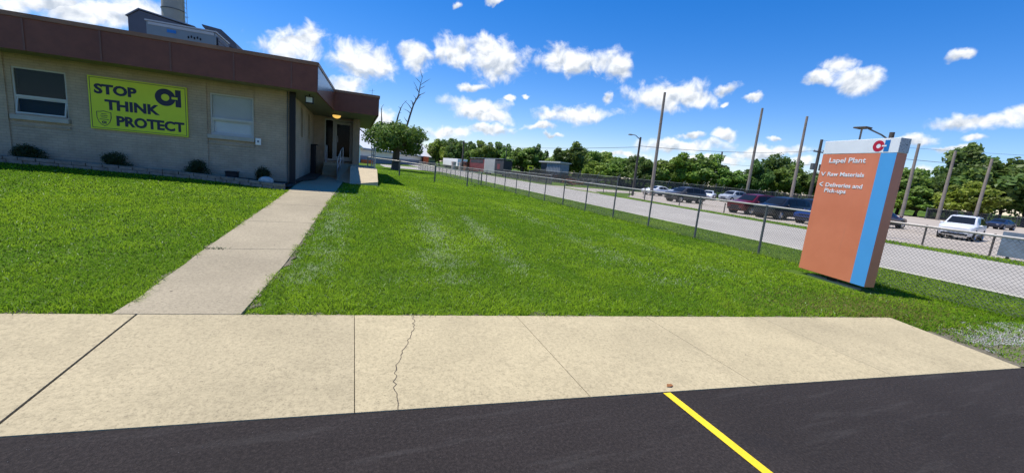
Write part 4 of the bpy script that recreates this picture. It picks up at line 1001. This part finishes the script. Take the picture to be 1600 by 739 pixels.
vehicle('navy car parked behind the blue car', 'car', (33.0, 18.4, 0), nose, PN, 'car')
vehicle('black SUV parked in the second row behind the blue car', 'SUV', (33.4, 21.0, 0), nose, PK)
vehicle('silver SUV with tinted glass parked behind the red SUV', 'SUV', (43.5, 36.6, 0), nose + .1, PS)
vehicle('pale silver car in the far row, left of the silver SUV', 'car', (42.0, 38.9, 0), nose + .6, PW, 'car')
vehicle('silver car parked behind the bonnet of the dark grey SUV', 'car', (39.2, 41.2, 0), nose, PS, 'car')
vehicle('white car partly hidden behind the dark grey SUV', 'car', (33.5, 38.6, 0), nose, PW, 'car')
vehicle('dark red car half hidden behind the terracotta sign', 'car', (33.9, 16.55, 0), nose + math.pi, PDR, 'car')
vehicle('distant white car by the trees at the right edge', 'car', (72, 19.0, 0), nose, PW, 'car')
vehicle('distant dark car beside the far white car', 'car', (66, 21.5, 0), nose, PN, 'car')

# ------------------------------------------------------------------ things across the road
q = MB((22.4, 6.2, 0)); q.box(22.38, 22.44, 5.0, 7.15, .10, 1.0)
pn = thing('notice_board', 'blue grey board standing beyond the road at the right edge', 'board', (22.4, 6.2, 0))
q.build('panel', M['tarp'], pn)
for yy in (5.4, 6.9):
    q = MB((22.4, 6.2, 0)); q.box(22.445, 22.5, yy - .04, yy + .04, -.1, 1.0); q.build('leg', M['darkpole'], pn)
CT = (25.2, 77, 0)
ct = thing('cargo_container', 'dark red and black container with a white corrugated door across the road', 'container', CT)
q = MB(CT); q.box(24, 25.6, 77.4, 88.5, .3, 2.75); q.build('red_side', M['container_red'], ct)
q = MB(CT); q.box(23.95, 25.6, 70.9, 77.39, .3, 2.95)
for k in range(11): q.box(23.88, 23.949, 71.0 + .58 * k, 71.3 + .58 * k, .35, 2.9)
q.build('corrugated_door', M['frame'], ct)
q = MB(CT); q.box(24, 25.6, 66.4, 70.89, .3, 2.75); q.build('black_end', M['container_dark'], ct)
q = MB(CT); q.box(23.9, 25.7, 66.3, 88.6, 2.953, 3.03); q.build('roof', M['shedgrey'], ct)
q = MB(CT); q.box(23.98, 23.999, 68.2, 69.6, 1.2, 2.1); q.build('red_panel', M['container_red'], ct)
q = MB(CT); q.box(23.97, 23.999, 78.5, 87.6, 2.0, 2.65); q.build('dark_opening', M['container_dark'], ct)
for uu in (66.8, 77, 87):
    q = MB(CT); q.box(24.2, 25.4, uu, uu + .5, 0, .3); q.build('skid', M['rust'], ct)
for i, (vv, uu) in enumerate(((22.6, 98.0), (22.6, 90.5))):
    q = MB((vv, uu, 0)); q.tube([(vv, uu, 0), (vv, uu, 1.5)], .55, 16); q.tube([(vv, uu, 1.5), (vv, uu, 1.8)], .62, 16)
    single(q, 'gate_pillar', M['concblk'], ('pale round gate pillar at the yard entrance, left one' if i == 0 else 'pale round gate pillar at the yard entrance, right one'), 'pillar', 'gate pillars', smooth=True)
q = MB((24.6, 91.5, 0)); q.box(23.6, 26.4, 89.6, 94, 0, 1.9); q.box(23.4, 26.6, 89.4, 94.2, 1.9, 2.05); single(q, 'brick_hut', M['rust'], 'small rust red brick hut beside the yard gate', 'hut')
YS = (23.6, 54.0, 0)
ys = thing('warning_sign', 'small yellow and black warning sign on a post across the road', 'sign', YS)
q = MB(YS); q.tube([(23.6, 54, 0), (23.6, 54, 1.6)], .04, 8); q.build('post', M['pole'], ys)
q = MB(YS); q.box(23.2, 24.1, 53.92, 53.95, 1.6, 2.2); q.build('panel', M['hiviz'], ys)
q = MB(YS); q.box(23.4, 23.95, 53.90, 53.915, 1.76, 2.04); q.build('black_block', M['black'], ys)
SH = (34.8, 68, 0)
sh_ = thing('grey_shed', 'blue grey metal shed with an open dark doorway beyond the scrap yard', 'shed', SH)
q = MB(SH); q.box(34.2, 35.9, 64.8, 70.4, 0, 3.25)
for k in range(9): q.box(34.13, 34.199, 64.95 + .6 * k, 65.2 + .6 * k, .1, 3.2)
q.build('wall', M['shedgrey'], sh_)
q = MB(SH); q.box(34.3, 35.9, 70.41, 73.2, 0, 3.2); q.build('doorway', M['container_dark'], sh_)
q = MB(SH); q.extr([(33.9, 64.5, 3.26), (36.2, 64.5, 3.26), (36.2, 64.5, 3.4), (33.9, 64.5, 3.5)], (0, 9, 0)); q.build('roof', M['frame'], sh_)
# scrap rows between road and trees
rng = random.Random(8)
for i, (vv, uu, L, lab) in enumerate(((31, 60, 5, 'low heap of rusty pipes beside the far driveway'), (35, 66, 5, 'low heap of grey scrap steel in front of the grey shed'), (29, 72, 5, 'low heap of brown scrap behind the warning sign'),
                                      (40, 62, 5, 'low heap of pale scrap below the dark bushy tree'), (27.2, 47.5, 1.6, 'small rusty red barrier frame by the far driveway'), (44, 56, 5, 'low heap of dark scrap left of the tallest pole'))):
    q = MB((vv, uu, 0))
    for k in range(26 if L > 2 else 9):
        a_ = rng.uniform(-.5, .5); x, y_ = vv + rng.uniform(-L, L) * .6, uu + rng.uniform(-1.2, 1.2) * (1 if L > 2 else .3); l_ = rng.uniform(.4, 1.0) * L * .45
        z = rng.uniform(.1, .95)
        q.tube([(x - l_ * math.cos(a_), y_ - l_ * math.sin(a_), max(.06, z + rng.uniform(-.3, .3))), (x + l_ * math.cos(a_), y_ + l_ * math.sin(a_), max(.06, z + rng.uniform(-.3, .3)))], rng.uniform(.05, .13), 6)
    single(q, 'scrap_heap', [M['rust'], M['galv'], M['darkpole'], M['frame'], M['rust'], M['screen']][i], lab, 'scrap')
# white shed behind the leafy tree
WS = (14, 113, 0)
ws = thing('white_shed', 'large white metal shed with a shallow roof behind the leafy tree', 'shed', WS)
e0 = Vector((1.0, 75, 0)); e1 = Vector((28, 152, 0)); ax_ = (e1 - e0).normalized(); bk = Vector((-ax_.y, ax_.x, 0))
def shed_sec(p, pts): return [tuple(p + bk * d_ + Vector((0, 0, z_))) for d_, z_ in pts]
q = MB(WS); q.extr(shed_sec(e0, [(0, 0), (0, 2.7), (6, 7.0), (12, 2.7), (12, 0)]), e1 - e0); q.build('wall', M['white'], ws)
q = MB(WS); q.extr(shed_sec(e0 - ax_ * .4, [(-.6, 2.45), (6, 7.15), (12.6, 2.45), (12.6, 2.65), (6, 7.4), (-.6, 2.65)]), (e1 - e0) * 1.01); q.build('roof', M['white'], ws)
q = MB(WS); q.extr(shed_sec(e0 - ax_ * .4, [(-.78, 2.3), (-.62, 2.3), (-.62, 2.55), (-.78, 2.55)]), (e1 - e0) * 1.01); q.build('gutter', M['shedgrey'], ws)
q = MB(WS); q.extr(shed_sec(e0, [(-.03, .0), (-.005, .0), (-.005, 1.3), (-.03, 1.3)]), e1 - e0); q.build('dark_skirt', M['shedgrey'], ws)
tr_ = thing('white_trailer', 'long white trailer parked right of the white shed', 'trailer', (24.5, 108, 0))
q = MB((24.5, 108, 0)); q.box(24, 26.5, 100, 118, .7, 2.6); q.build('body', M['white'], tr_, bevel=.05)
q = MB((24.5, 108, 0)); q.box(24.2, 26.3, 100.5, 117.5, .45, .7); q.build('chassis', M['container_dark'], tr_)
for uu in (102.5, 104, 114, 115.5):
    q = MB((24.5, 108, 0)); q.tube([(24.0, uu, .45), (26.5, uu, .45)], .45, 14); q.build('wheel', M['rubber'], tr_)
q = MB((20.2, 127, 0)); q.box(19.6, 21.2, 126, 128, .4, 2.5); q.box(19.5, 21.3, 125.9, 128.1, 2.5, 2.6); q.box(19.7, 19.9, 126.1, 127.9, 0, .4); q.box(20.9, 21.1, 126.1, 127.9, 0, .4); single(q, 'orange_bin', M['plasticorange'], 'orange bin in front of the white shed', 'bin')
q = MB((2, 76, 0)); q.box(1.2, 3.2, 75, 76, .05, .65); q.box(1.0, 3.4, 74.9, 76.1, 0, .05); single(q, 'jersey_barrier', M['plasticorange'], 'low orange barrier left of the leafy tree trunk', 'barrier')

# ------------------------------------------------------------------ trees
def crown(nr_, cx_, w_, h_, nclump, n, size, tint):
    cs, rs = [], []
    for _ in range(nclump):
        a_ = nr_.uniform(0, 2 * math.pi); e_ = nr_.uniform(-.55, 1.0); rr = nr_.uniform(.35, 1.0)
        ce = math.sqrt(max(0, 1 - e_ * e_))
        cs.append((w_ * rr * ce * math.cos(a_), w_ * rr * ce * math.sin(a_), cx_ + h_ * rr * e_))
        s = nr_.uniform(.12, .34); rs.append((w_ * s, w_ * s, h_ * s * .9))
    cs.append((0, 0, cx_)); rs.append((w_ * .5, w_ * .5, h_ * .55))
    return leaf_cloud(cs, rs, n, size, nr_, tint)
def trunk_mb(nr_, hh, r, w_, top):
    q = MB(); q.tube([(0, 0, -.2), (nr_.normal() * .05 * hh, nr_.normal() * .05 * hh, hh * .5), (0, 0, top)], [r, r * .75, r * .3], 8)
    for _ in range(6):
        a_ = nr_.uniform(0, 6.28); z = hh * nr_.uniform(.4, .8)
        q.tube([(0, 0, z), (w_ * .35 * math.cos(a_), w_ * .35 * math.sin(a_), z + w_ * .25), (w_ * .7 * math.cos(a_), w_ * .7 * math.sin(a_), z + w_ * .55)], [r * .45, r * .3, r * .1], 6)
    return q
protos = []
nr = np.random.default_rng(21)
specs = [('leaf_mid', 1.0, .42, .80, 46, 6500, .075, .58), ('leaf_dark', .85, .5, .8, 40, 6500, .075, .55), ('leaf_bright', 1.0, .45, .75, 44, 6000, .07, .55), ('leaf_mid', .75, .55, .8, 40, 6000, .07, .55), ('leaf_dark', .95, .46, .78, 60, 7000, .06, .56)]
# unit trees, one metre of height each: copies are scaled to the height they stand at
for (lm_, w_, h_, tw, ncl, nl, ls, cz) in specs:
    V, Fq, T = crown(nr, cz, w_ * .48, h_ * .95, ncl, nl, ls, (.6, 1.6))
    V[:, 2] = np.maximum(V[:, 2], .04)
    root = bpy.data.objects.new('tree', None); COL.objects.link(root)
    c = np_mesh('crown', V, Fq, M[lm_], T, root)
    trunk_mb(nr, .5, .03, w_ * .4, .8).build('trunk', M['bark'], root)
    protos.append(root)
used = [0] * len(protos)
def tree(i, v, u, hh, label, group=None, ws_=1.0):
    if used[i] == 0: t = protos[i]
    else: t = dup(protos[i])
    used[i] += 1
    t.location = P(v, u, 0); t.rotation_euler = (0, 0, (v * 7.3 + u * 3.1) % 6.28); t.scale = (hh * ws_, hh * ws_, hh)
    tag(t, label, 'tree')
    for k in ('group',):
        if group: t[k] = group
        elif k in t: del t[k]
    return t
G = 'trees of the wood beyond the lot'
tree(1, 44, 79, 7.9, 'dark bushy tree standing alone right of the grey shed', None, 1.15)
tree(2, 44, 69, 4.2, 'low rounded olive green bush tree right of the dark bushy tree', None, 1.7)
tree(3, 47, 60, 4.6, 'slender light tree behind the street lamp pole')
tree(1, 44, 54, 5.0, 'dark round tree behind the tallest bare pole', None, 1.15)
tree(2, 46, 66, 3.9, 'bright green low tree left of the street lamp pole', None, 1.3)
tree(0, 74, 74, 7.6, 'small feathery tree poking above the wood right of the tallest pole')
tree(4, 80, 58, 9.4, 'dark wide tree behind the second bare pole')
tree(4, 80.5, 42, 7.0, 'wide tree filling the gap behind the pole right of the sign', None, 1.2)
tree(0, 84.5, 39.5, 8.0, 'mid green tree between the two poles right of the sign', None, 1.15)
tree(1, 97, 36, 12.2, 'tallest dark tree at the right, behind the white SUV')
tree(2, 84, 31, 5.6, 'bright green bush tree behind the white SUV', None, 1.4)
tree(2, 79.5, 38.5, 3.4, 'low leafy bush beside the lot, just left of the pole right of the sign', None, 1.7)
tree(0, 83, 36.0, 3.2, 'low leafy bush beside the lot, between the two poles right of the sign', None, 1.8)
rng = random.Random(17)
line = [(27, 150), (31, 132), (35, 117), (43, 108), (52, 98), (58, 86), (62, 74), (66, 66), (71, 59), (76, 54), (81, 48), (86, 43), (90, 39), (96, 35), (103, 31), (111, 25), (120, 17), (131, 9), (141, 1)]
side = 0
for k in range(len(line) - 1):
    a_, b_ = line[k], line[k + 1]; L = math.hypot(b_[0] - a_[0], b_[1] - a_[1]); n = max(2, int(L / (2.9 if k < 7 else 4.0)))
    for j in range(n):
        f = (j + rng.random() * .6) / n
        v_ = a_[0] + (b_[0] - a_[0]) * f + rng.uniform(-2, 3.5); u_ = a_[1] + (b_[1] - a_[1]) * f + rng.uniform(-2, 3.5)
        hh = np.interp(k + f, [0, 2, 4, 6, 7.5, 9, 10.5, 12, 14, 18], [8.2, 8.2, 8.0, 6.9, 7.0, 7.0, 6.2, 7.4, 9.6, 10.5]) * rng.choice([.86, .92, .96, 1.0, 1.08, 1.16] if k < 7 else [.62, .8, .9, 1.0, 1.08, 1.2]) * rng.uniform(.94, 1.06)
        i = rng.choice([0, 0, 1, 2, 3, 4, 4])
        tree(i, v_, u_, hh, 'leafy tree in the wood left of the dark bushy tree' if k < 4 else ('leafy tree in the wood behind the parked cars' if k < 10 else 'leafy tree in the wood right of the sign'), G + (' on the left' if k < 4 else ('' if k < 10 else ' on the right')), rng.uniform(.75, 1.35))
for i in range(len(protos)):
    if used[i] == 0:
        for ch in list(protos[i].children): bpy.data.objects.remove(ch)
        bpy.data.objects.remove(protos[i])
# a far wooded ridge closes the view behind the nearer trees
fw_v, fw_f, fw_t = [], [], []; base = 0
nr = np.random.default_rng(9)
for x0, y0, x1, y1, n, hh in ((-40, 200, 40, 190, 26, 9), (40, 190, 110, 120, 30, 9), (110, 120, 150, 50, 26, 10), (150, 50, 190, -10, 16, 12)):
    for k in range(n):
        f = (k + nr.uniform()) / n; cx_, cy_ = x0 + (x1 - x0) * f, y0 + (y1 - y0) * f; hs = hh * nr.uniform(.7, 1.05)
        cs = [(cx_ + nr.normal() * 2.4, cy_ + nr.normal() * 2, hs * nr.uniform(.2, .8)) for _ in range(9)]
        V, Fq, T = leaf_cloud(cs, [(2.4, 2.4, hs * .24)] * 9, 900, .8, nr, (.6, 1.15))
        fw_v.append(V); fw_f.append(Fq + base); fw_t.append(T); base += len(V)
fw = np_mesh('far_wood', np.concatenate(fw_v), np.concatenate(fw_f), M['leaf_dark'], np.concatenate(fw_t)); fw.rotation_euler = (0, 0, TH); fw['kind'] = 'stuff'

# the leafy tree with dead limbs beyond the building
TB = (4.6, 50.5, .03)
lt_ = thing('half_dead_tree', 'leafy tree with a dark trunk and bare dead limbs above its crown', 'tree', TB)
nr = np.random.default_rng(33)
q = MB(TB); q.tube([(4.6, 50.5, -.1), (4.6, 50.5, .5), (4.65, 50.5, 1.7), (4.75, 50.5, 2.8)], [.52, .44, .40, .34], 14)
for a_, rr, z1 in ((.1, 3.0, 4.6), (.9, 2.2, 5.2), (2.3, 2.4, 5.2), (3.0, 3.4, 4.4), (4.3, 2.2, 4.8), (5.4, 2.6, 4.9)):
    q.tube([(4.7, 50.5, 2.2), (4.7 + rr * .5 * math.cos(a_), 50.5 + rr * .5 * math.sin(a_), 2.2 + (z1 - 2.2) * .6), (4.7 + rr * math.cos(a_), 50.5 + rr * math.sin(a_), z1)], [.26, .17, .05], 7)
q.build('trunk', M['bark'], lt_, True)
cs, rs = [], []
for _ in range(58):
    a_ = nr.uniform(0, 6.28); rr = nr.uniform(.15, 1) ** .6
    cs.append((-.15 + 3.25 * rr * math.cos(a_), 3.2 * rr * math.sin(a_), 3.75 + nr.uniform(-1.6, 1.55) * (1.05 - .45 * rr))); s = nr.uniform(.65, 1.25); rs.append((s, s, s * .68))
V, Fq, T = leaf_cloud(cs, rs, 15000, .27, nr, (.6, 1.35)); np_mesh('crown', V, Fq, M['leaf_mid'], T, lt_)
def limb(pts, r, twigs, seed):
    q = MB(TB); q.tube(pts, r, 6); rr = random.Random(seed)
    for _ in range(twigs):
        i = rr.randint(1, len(pts) - 2); p = Vector(pts[i]).lerp(Vector(pts[i + 1]), rr.random()); a_ = rr.uniform(-1, 1)
        l_ = rr.uniform(.4, 1.3); e_ = p + Vector((a_ * l_, rr.uniform(-.4, .4) * l_, l_ * rr.uniform(.3, 1.0)))
        q.tube([p, p.lerp(e_, .5) + Vector((rr.uniform(-.1, .1), 0, .05)), e_], [r[min(i, len(r) - 1)] * .5, .03, .012], 5)
    q.build('dead_limb', M['deadwood'], lt_)
limb([(5.2, 50.5, 3.6), (5.7, 50.5, 5.2), (6.0, 50.4, 6.5), (6.35, 50.4, 7.8), (6.9, 50.5, 9.0), (7.0, 50.4, 10.0), (7.25, 50.4, 11.3)], [.15, .12, .11, .09, .07, .045, .015], 18, 3)
limb([(4.2, 50.5, 3.6), (4.5, 50.5, 5.4), (4.7, 50.5, 6.4), (4.95, 50.5, 7.3)], [.13, .11, .09, .04], 4, 5)
limb([(3.2, 50.5, 3.6), (2.9, 50.5, 5.2), (2.8, 50.5, 6.8)], [.11, .09, .04], 4, 7)
limb([(2.4, 50.5, 4.2), (1.3, 50.5, 5.2), (.7, 50.5, 6.4), (.5, 50.5, 7.4)], [.1, .07, .045, .015], 9, 9)
limb([(2.0, 50.0, 3.2), (.4, 49.5, 4.4), (-.5, 49.2, 5.6)], [.09, .06, .015], 7, 13)

# ------------------------------------------------------------------ grass
nr = np.random.default_rng(77)
def scatter(v0, v1, u0, u1, dens):
    n = int((v1 - v0) * (u1 - u0) * dens); return nr.uniform(v0, v1, n), nr.uniform(u0, u1, n)
camv, camu = 0.0, 0.0
def vnoise(x, y_, sc, seed):
    r = np.random.default_rng(seed); tb = r.uniform(0, 1, (64, 64)); x = x * sc; y_ = y_ * sc
    xi = np.floor(x).astype(int); yi = np.floor(y_).astype(int); fx = x - xi; fy_ = y_ - yi; fx = fx * fx * (3 - 2 * fx); fy_ = fy_ * fy_ * (3 - 2 * fy_)
    g_ = lambda a_, b_: tb[a_ % 64, b_ % 64]
    return (g_(xi, yi) * (1 - fx) + g_(xi + 1, yi) * fx) * (1 - fy_) + (g_(xi, yi + 1) * (1 - fx) + g_(xi + 1, yi + 1) * fx) * fy_
wlx = np.vectorize(wl); wrx = np.vectorize(wr); bux = np.vectorize(bu)
def lawn_mask(v, u):
    edge_n = (vnoise(v, u, 4.0, 1) - .5) * .17 + (vnoise(v, u, 17.0, 2) - .5) * .12
    ok = (u > ufar(v) + .012 + np.abs(edge_n) * .25) | (v > 7.09 - (3.0 - u) * .2 + np.abs(edge_n) * .3)
    ok &= ~((v > wlx(u) - .0 + edge_n * .6) & (v < wrx(u) + edge_n * .7) & (u < 22))
    ok &= ~((v < -1.55) & (u > bux(np.minimum(v, -1.7)) - .1))
    ok &= ~((v < .93) & (v > -2) & (u > 15.85) & (u < 28)) & ~((v < .25) & (u > 13.6) & (u < 28) & (v < -.3))
    ok &= ~((v > 8.36) & (v < 8.92) & (u > 3.98) & (u < 5.66))
    # slab end and loose stone at the right
    ok &= u > unear(v) + .05
    return ok
parts = []
def region(v0, v1, u0, u1, dens, near, far, hb, wb):
    v, u = scatter(v0, v1, u0, u1, dens); d = np.hypot(v, u); k = (d >= near) & (d < far); v, u = v[k], u[k]
    k = lawn_mask(v, u); parts.append((v[k], u[k], np.full(k.sum(), hb), np.full(k.sum(), wb)))
region(6.8, 11, 1.5, 3.2, 2600, 6.5, 14, .038, .0092)
region(-7, 11, 2.6, 7, 5200, 0, 6.5, .036, .0058)
region(-10.5, 12.5, 2.4, 14, 2600, 6.5, 11, .038, .0092)
region(-13, 12.45, 2, 20, 1150, 11, 18, .04, .0145)
region(-12, 12.45, 12, 32, 420, 18, 30, .042, .025)
region(-10, 12.45, 24, 60, 120, 30, 62, .055, .05)
# verge across the road
v, u = scatter(20.6, 22.9, -2, 40, 330); k = (v > 20.25 + .028 * u) & (v < 22.35 + .1 * vnoise(v, u, 1.5, 5)); parts.append((v[k], u[k], np.full(k.sum(), .06), np.full(k.sum(), .03)))
v = np.concatenate([p[0] for p in parts]); u = np.concatenate([p[1] for p in parts]); hb = np.concatenate([p[2] for p in parts]); wb = np.concatenate([p[3] for p in parts])
# worn ground near the loose stone at the right end of the slab
worn = (v > 6.3) & (u < 3.2) & (np.hypot((v - 8.2) / 1.9, (u - 2.3) / .75) < 1.0 + .5 * (vnoise(v, u, 4, 9) - .5)); k = ~(worn & (nr.uniform(size=len(v)) < .55))
v, u, hb, wb = v[k], u[k], hb[k], wb[k]
n = len(v); z = hgt(v, u)
big = vnoise(v, u, .55, 3); med = vnoise(v, u, 2.3, 4); fine = vnoise(v, u, 9, 6)
hfac = nr.uniform(.55, 1.25, n) * (.75 + .5 * med); hh = hb * hfac
edge_long = np.exp(-np.maximum(u - ufar(v), 0) / .18) + np.exp(-np.minimum(np.abs(v - wlx(u)), np.abs(v - wrx(u))) / .10) * (u < 13); hh *= 1 + .8 * np.minimum(edge_long, 1) * (fine > .42)
ang = nr.uniform(0, 2 * math.pi, n); hh *= .85; hh *= 1 + 1.3 * np.exp(-((v - 9.62) / .09) ** 2); lean = nr.uniform(.6, 2.1, n) * hh
lx_, ly_ = np.cos(ang) * lean, np.sin(ang) * lean
pa = ang + math.pi / 2 + nr.normal(0, .5, n); wx, wy = np.cos(pa) * wb * .5, np.sin(pa) * wb * .5
ct_, st_ = math.cos(TH), math.sin(TH)
p0 = np.stack([v - wx, u - wy, z - .006], 1); p1 = np.stack([v + wx, u + wy, z - .006], 1)
m0 = np.stack([v - wx * .75 + lx_ * .35, u - wy * .75 + ly_ * .35, z + hh * .72], 1); m1 = np.stack([v + wx * .75 + lx_ * .35, u + wy * .75 + ly_ * .35, z + hh * .72], 1)
t0 = np.stack([v - wx * .2 + lx_, u - wy * .2 + ly_, z + hh * .9], 1); t1 = np.stack([v + wx * .2 + lx_, u + wy * .2 + ly_, z + hh * .9], 1)
V = np.stack([p0, p1, m0, m1, t0, t1], 1).reshape(-1, 3)
b6 = (np.arange(n) * 6)[:, None]; Fq = np.concatenate([b6 + np.array([0, 1, 3, 2]), b6 + np.array([2, 3, 5, 4])], 1).reshape(-1, 4)
c0 = np.array([.155, .31, .013]); c1 = np.array([.37, .54, .028]); c2 = np.array([.042, .092, .010])
mixv = np.clip(.30 + .7 * (big - .5) + .75 * (med - .5) + .5 * (fine - .5) + nr.normal(0, .30, n), 0, 1)[:, None]
col = c0 * (1 - mixv) + c1 * mixv
dk = (nr.uniform(size=n) < .24)[:, None]; col = np.where(dk, c2 * nr.uniform(.8, 1.3, (n, 1)), col)
# mown stripes and dried clippings lying along the mower's passes
def streak(vc, u0, u1, wdt, slope, seed):
    c = vc + slope * (u - u0); return np.exp(-((v - c) / wdt) ** 2) * ((u > u0) & (u < u1)) * np.clip(vnoise(v, u, 1.3, seed) * .9 + vnoise(v, u, 9, seed + 9) * 1.1 - .55, 0, 1.2)
clip = streak(-.50, 4.9, 13, .26, .045, 31) + streak(1.25, 4.8, 15, .30, .075, 32) + 1.1 * streak(2.35, 5.0, 10, .20, .06, 33) + .6 * streak(4.6, 4.6, 14, .3, .05, 34) + .4 * streak(6.4, 5, 14, .3, .04, 35)
for (vc, uc, r_, s_) in ((1.15, 5.75, .26, .8), (2.30, 5.35, .15, .7), (-.42, 5.4, .25, .4), (.55, 5.0, .2, .35), (-6.2, 6.0, .4, .4), (-5.4, 5.2, .3, .4), (1.75, 5.7, .12, .5)):
    clip = clip + s_ * np.exp(-(np.hypot(v - vc, u - uc) / r_) ** 2) * np.clip(vnoise(v, u, 11, 41) * 1.5 - .3, 0, 1.2)
dry = (nr.uniform(size=n) < clip * .5 + .012)[:, None]
col = np.where(dry, np.array([.50, .57, .33]) * nr.uniform(.6, 1.25, (n, 1)), col)
yel = np.exp(-((v - 7.2) / 1.6) ** 2 - ((u - 3.4) / .7) ** 2); yl = (nr.uniform(size=n) < yel * .55)[:, None]; col = np.where(yl, np.array([.26, .22, .07]) * nr.uniform(.7, 1.2, (n, 1)), col)
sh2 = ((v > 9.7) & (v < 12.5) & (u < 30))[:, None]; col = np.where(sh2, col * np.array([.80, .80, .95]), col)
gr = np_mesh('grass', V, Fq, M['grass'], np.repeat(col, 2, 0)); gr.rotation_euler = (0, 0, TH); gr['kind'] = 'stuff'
# loose pale stones on the gravel patch and a few on the asphalt
V, Fq = [], []; base = 0
gx = nr.uniform(6.75, 10, 16000); gy = nr.uniform(1.6, 2.95, 16000); k = (np.hypot((gx - 8.3) / 1.5, (gy - 2.3) / .42) < .8 + .9 * (vnoise(gx, gy, 4, 9) - .5)) & (gy > unear(gx) + .02) & (gx > 7.02 - (3.0 - gy) * .22 + .03)
gx, gy = gx[k], gy[k]
m = len(gx); s = nr.uniform(.003, .0085, (m, 1, 1)) * nr.uniform(.7, 1.3, (m, 1, 1)); octo = np.array([[1, 0, 0], [0, 1, 0], [-1, 0, 0], [0, -1, 0], [0, 0, .7], [0, 0, -.7]])[None] * s * nr.uniform(.7, 1.3, (m, 6, 1))
ga = nr.uniform(0, 6.28, m); ro = np.stack([np.cos(ga)[:, None] * octo[:, :, 0] - np.sin(ga)[:, None] * octo[:, :, 1], np.sin(ga)[:, None] * octo[:, :, 0] + np.cos(ga)[:, None] * octo[:, :, 1], octo[:, :, 2]], 2)
V = (ro + np.stack([gx, gy, np.maximum(hgt(gx, gy), .022) + .003], 1)[:, None]).reshape(-1, 3)
tri = np.array([[0, 1, 4], [1, 2, 4], [2, 3, 4], [3, 0, 4], [1, 0, 5], [2, 1, 5], [3, 2, 5], [0, 3, 5]]); Fq = (tri[None] + (np.arange(m) * 6)[:, None, None]).reshape(-1, 3)
gs = np_mesh('loose_gravel', V, Fq, M['gravel']); gs.rotation_euler = (0, 0, TH); gs['kind'] = 'stuff'
# grit swept off the sidewalk onto the asphalt
gx = nr.uniform(-4, 8, 700); gy = unear(gx) - np.abs(nr.normal(0, .5, 700)) * nr.uniform(.03, 1.4, 700); m = len(gx)
sg_ = nr.uniform(.001, .003, (m, 1, 1)); oc = np.array([[1, 0, 0], [0, 1, 0], [-1, 0, 0], [0, -1, 0], [0, 0, .7], [0, 0, -.7]])[None] * sg_ * nr.uniform(.6, 1.4, (m, 6, 1))
V = (oc + np.stack([gx, gy, np.full(m, .002)], 1)[:, None]).reshape(-1, 3); Fq = (tri[None] + (np.arange(m) * 6)[:, None, None]).reshape(-1, 3)
gs = np_mesh('loose_grit', V, Fq, M['grit']); gs.rotation_euler = (0, 0, TH); gs['kind'] = 'stuff'
# the tuft growing in the walkway joint
wt = MB((-1.70, 6.34, .14)); rng = random.Random(2)
for k in range(60):
    x = -1.70 + rng.gauss(0, .07); y_ = 6.34 + rng.gauss(0, .02); a_ = rng.uniform(0, 6.28); l_ = rng.uniform(.02, .06)
    wt.add([(x - .004, y_, .165), (x + .004, y_, .165), (x + math.cos(a_) * l_, y_ + math.sin(a_) * l_, .165 + l_ * .7)], [(0, 1, 2)])
single(wt, 'weed_tuft', plain('weed_leaf', (.06, .10, .03), .7), 'small weed tuft growing in a walkway joint', 'weed')
print('grass blades', n)

lf = MB((2.39, 2.27, .012)); rng = random.Random(6)
lf.poly([(2.355, 2.262, .014), (2.385, 2.25, .02), (2.42, 2.26, .016), (2.415, 2.28, .022), (2.39, 2.288, .018), (2.37, 2.28, .026)])
single(lf, 'dead_leaf', plain('dry_leaf', (.30, .12, .035), .8, 0, .3, 30), 'small dry brown leaf on the sidewalk edge by the yellow line', 'leaf')
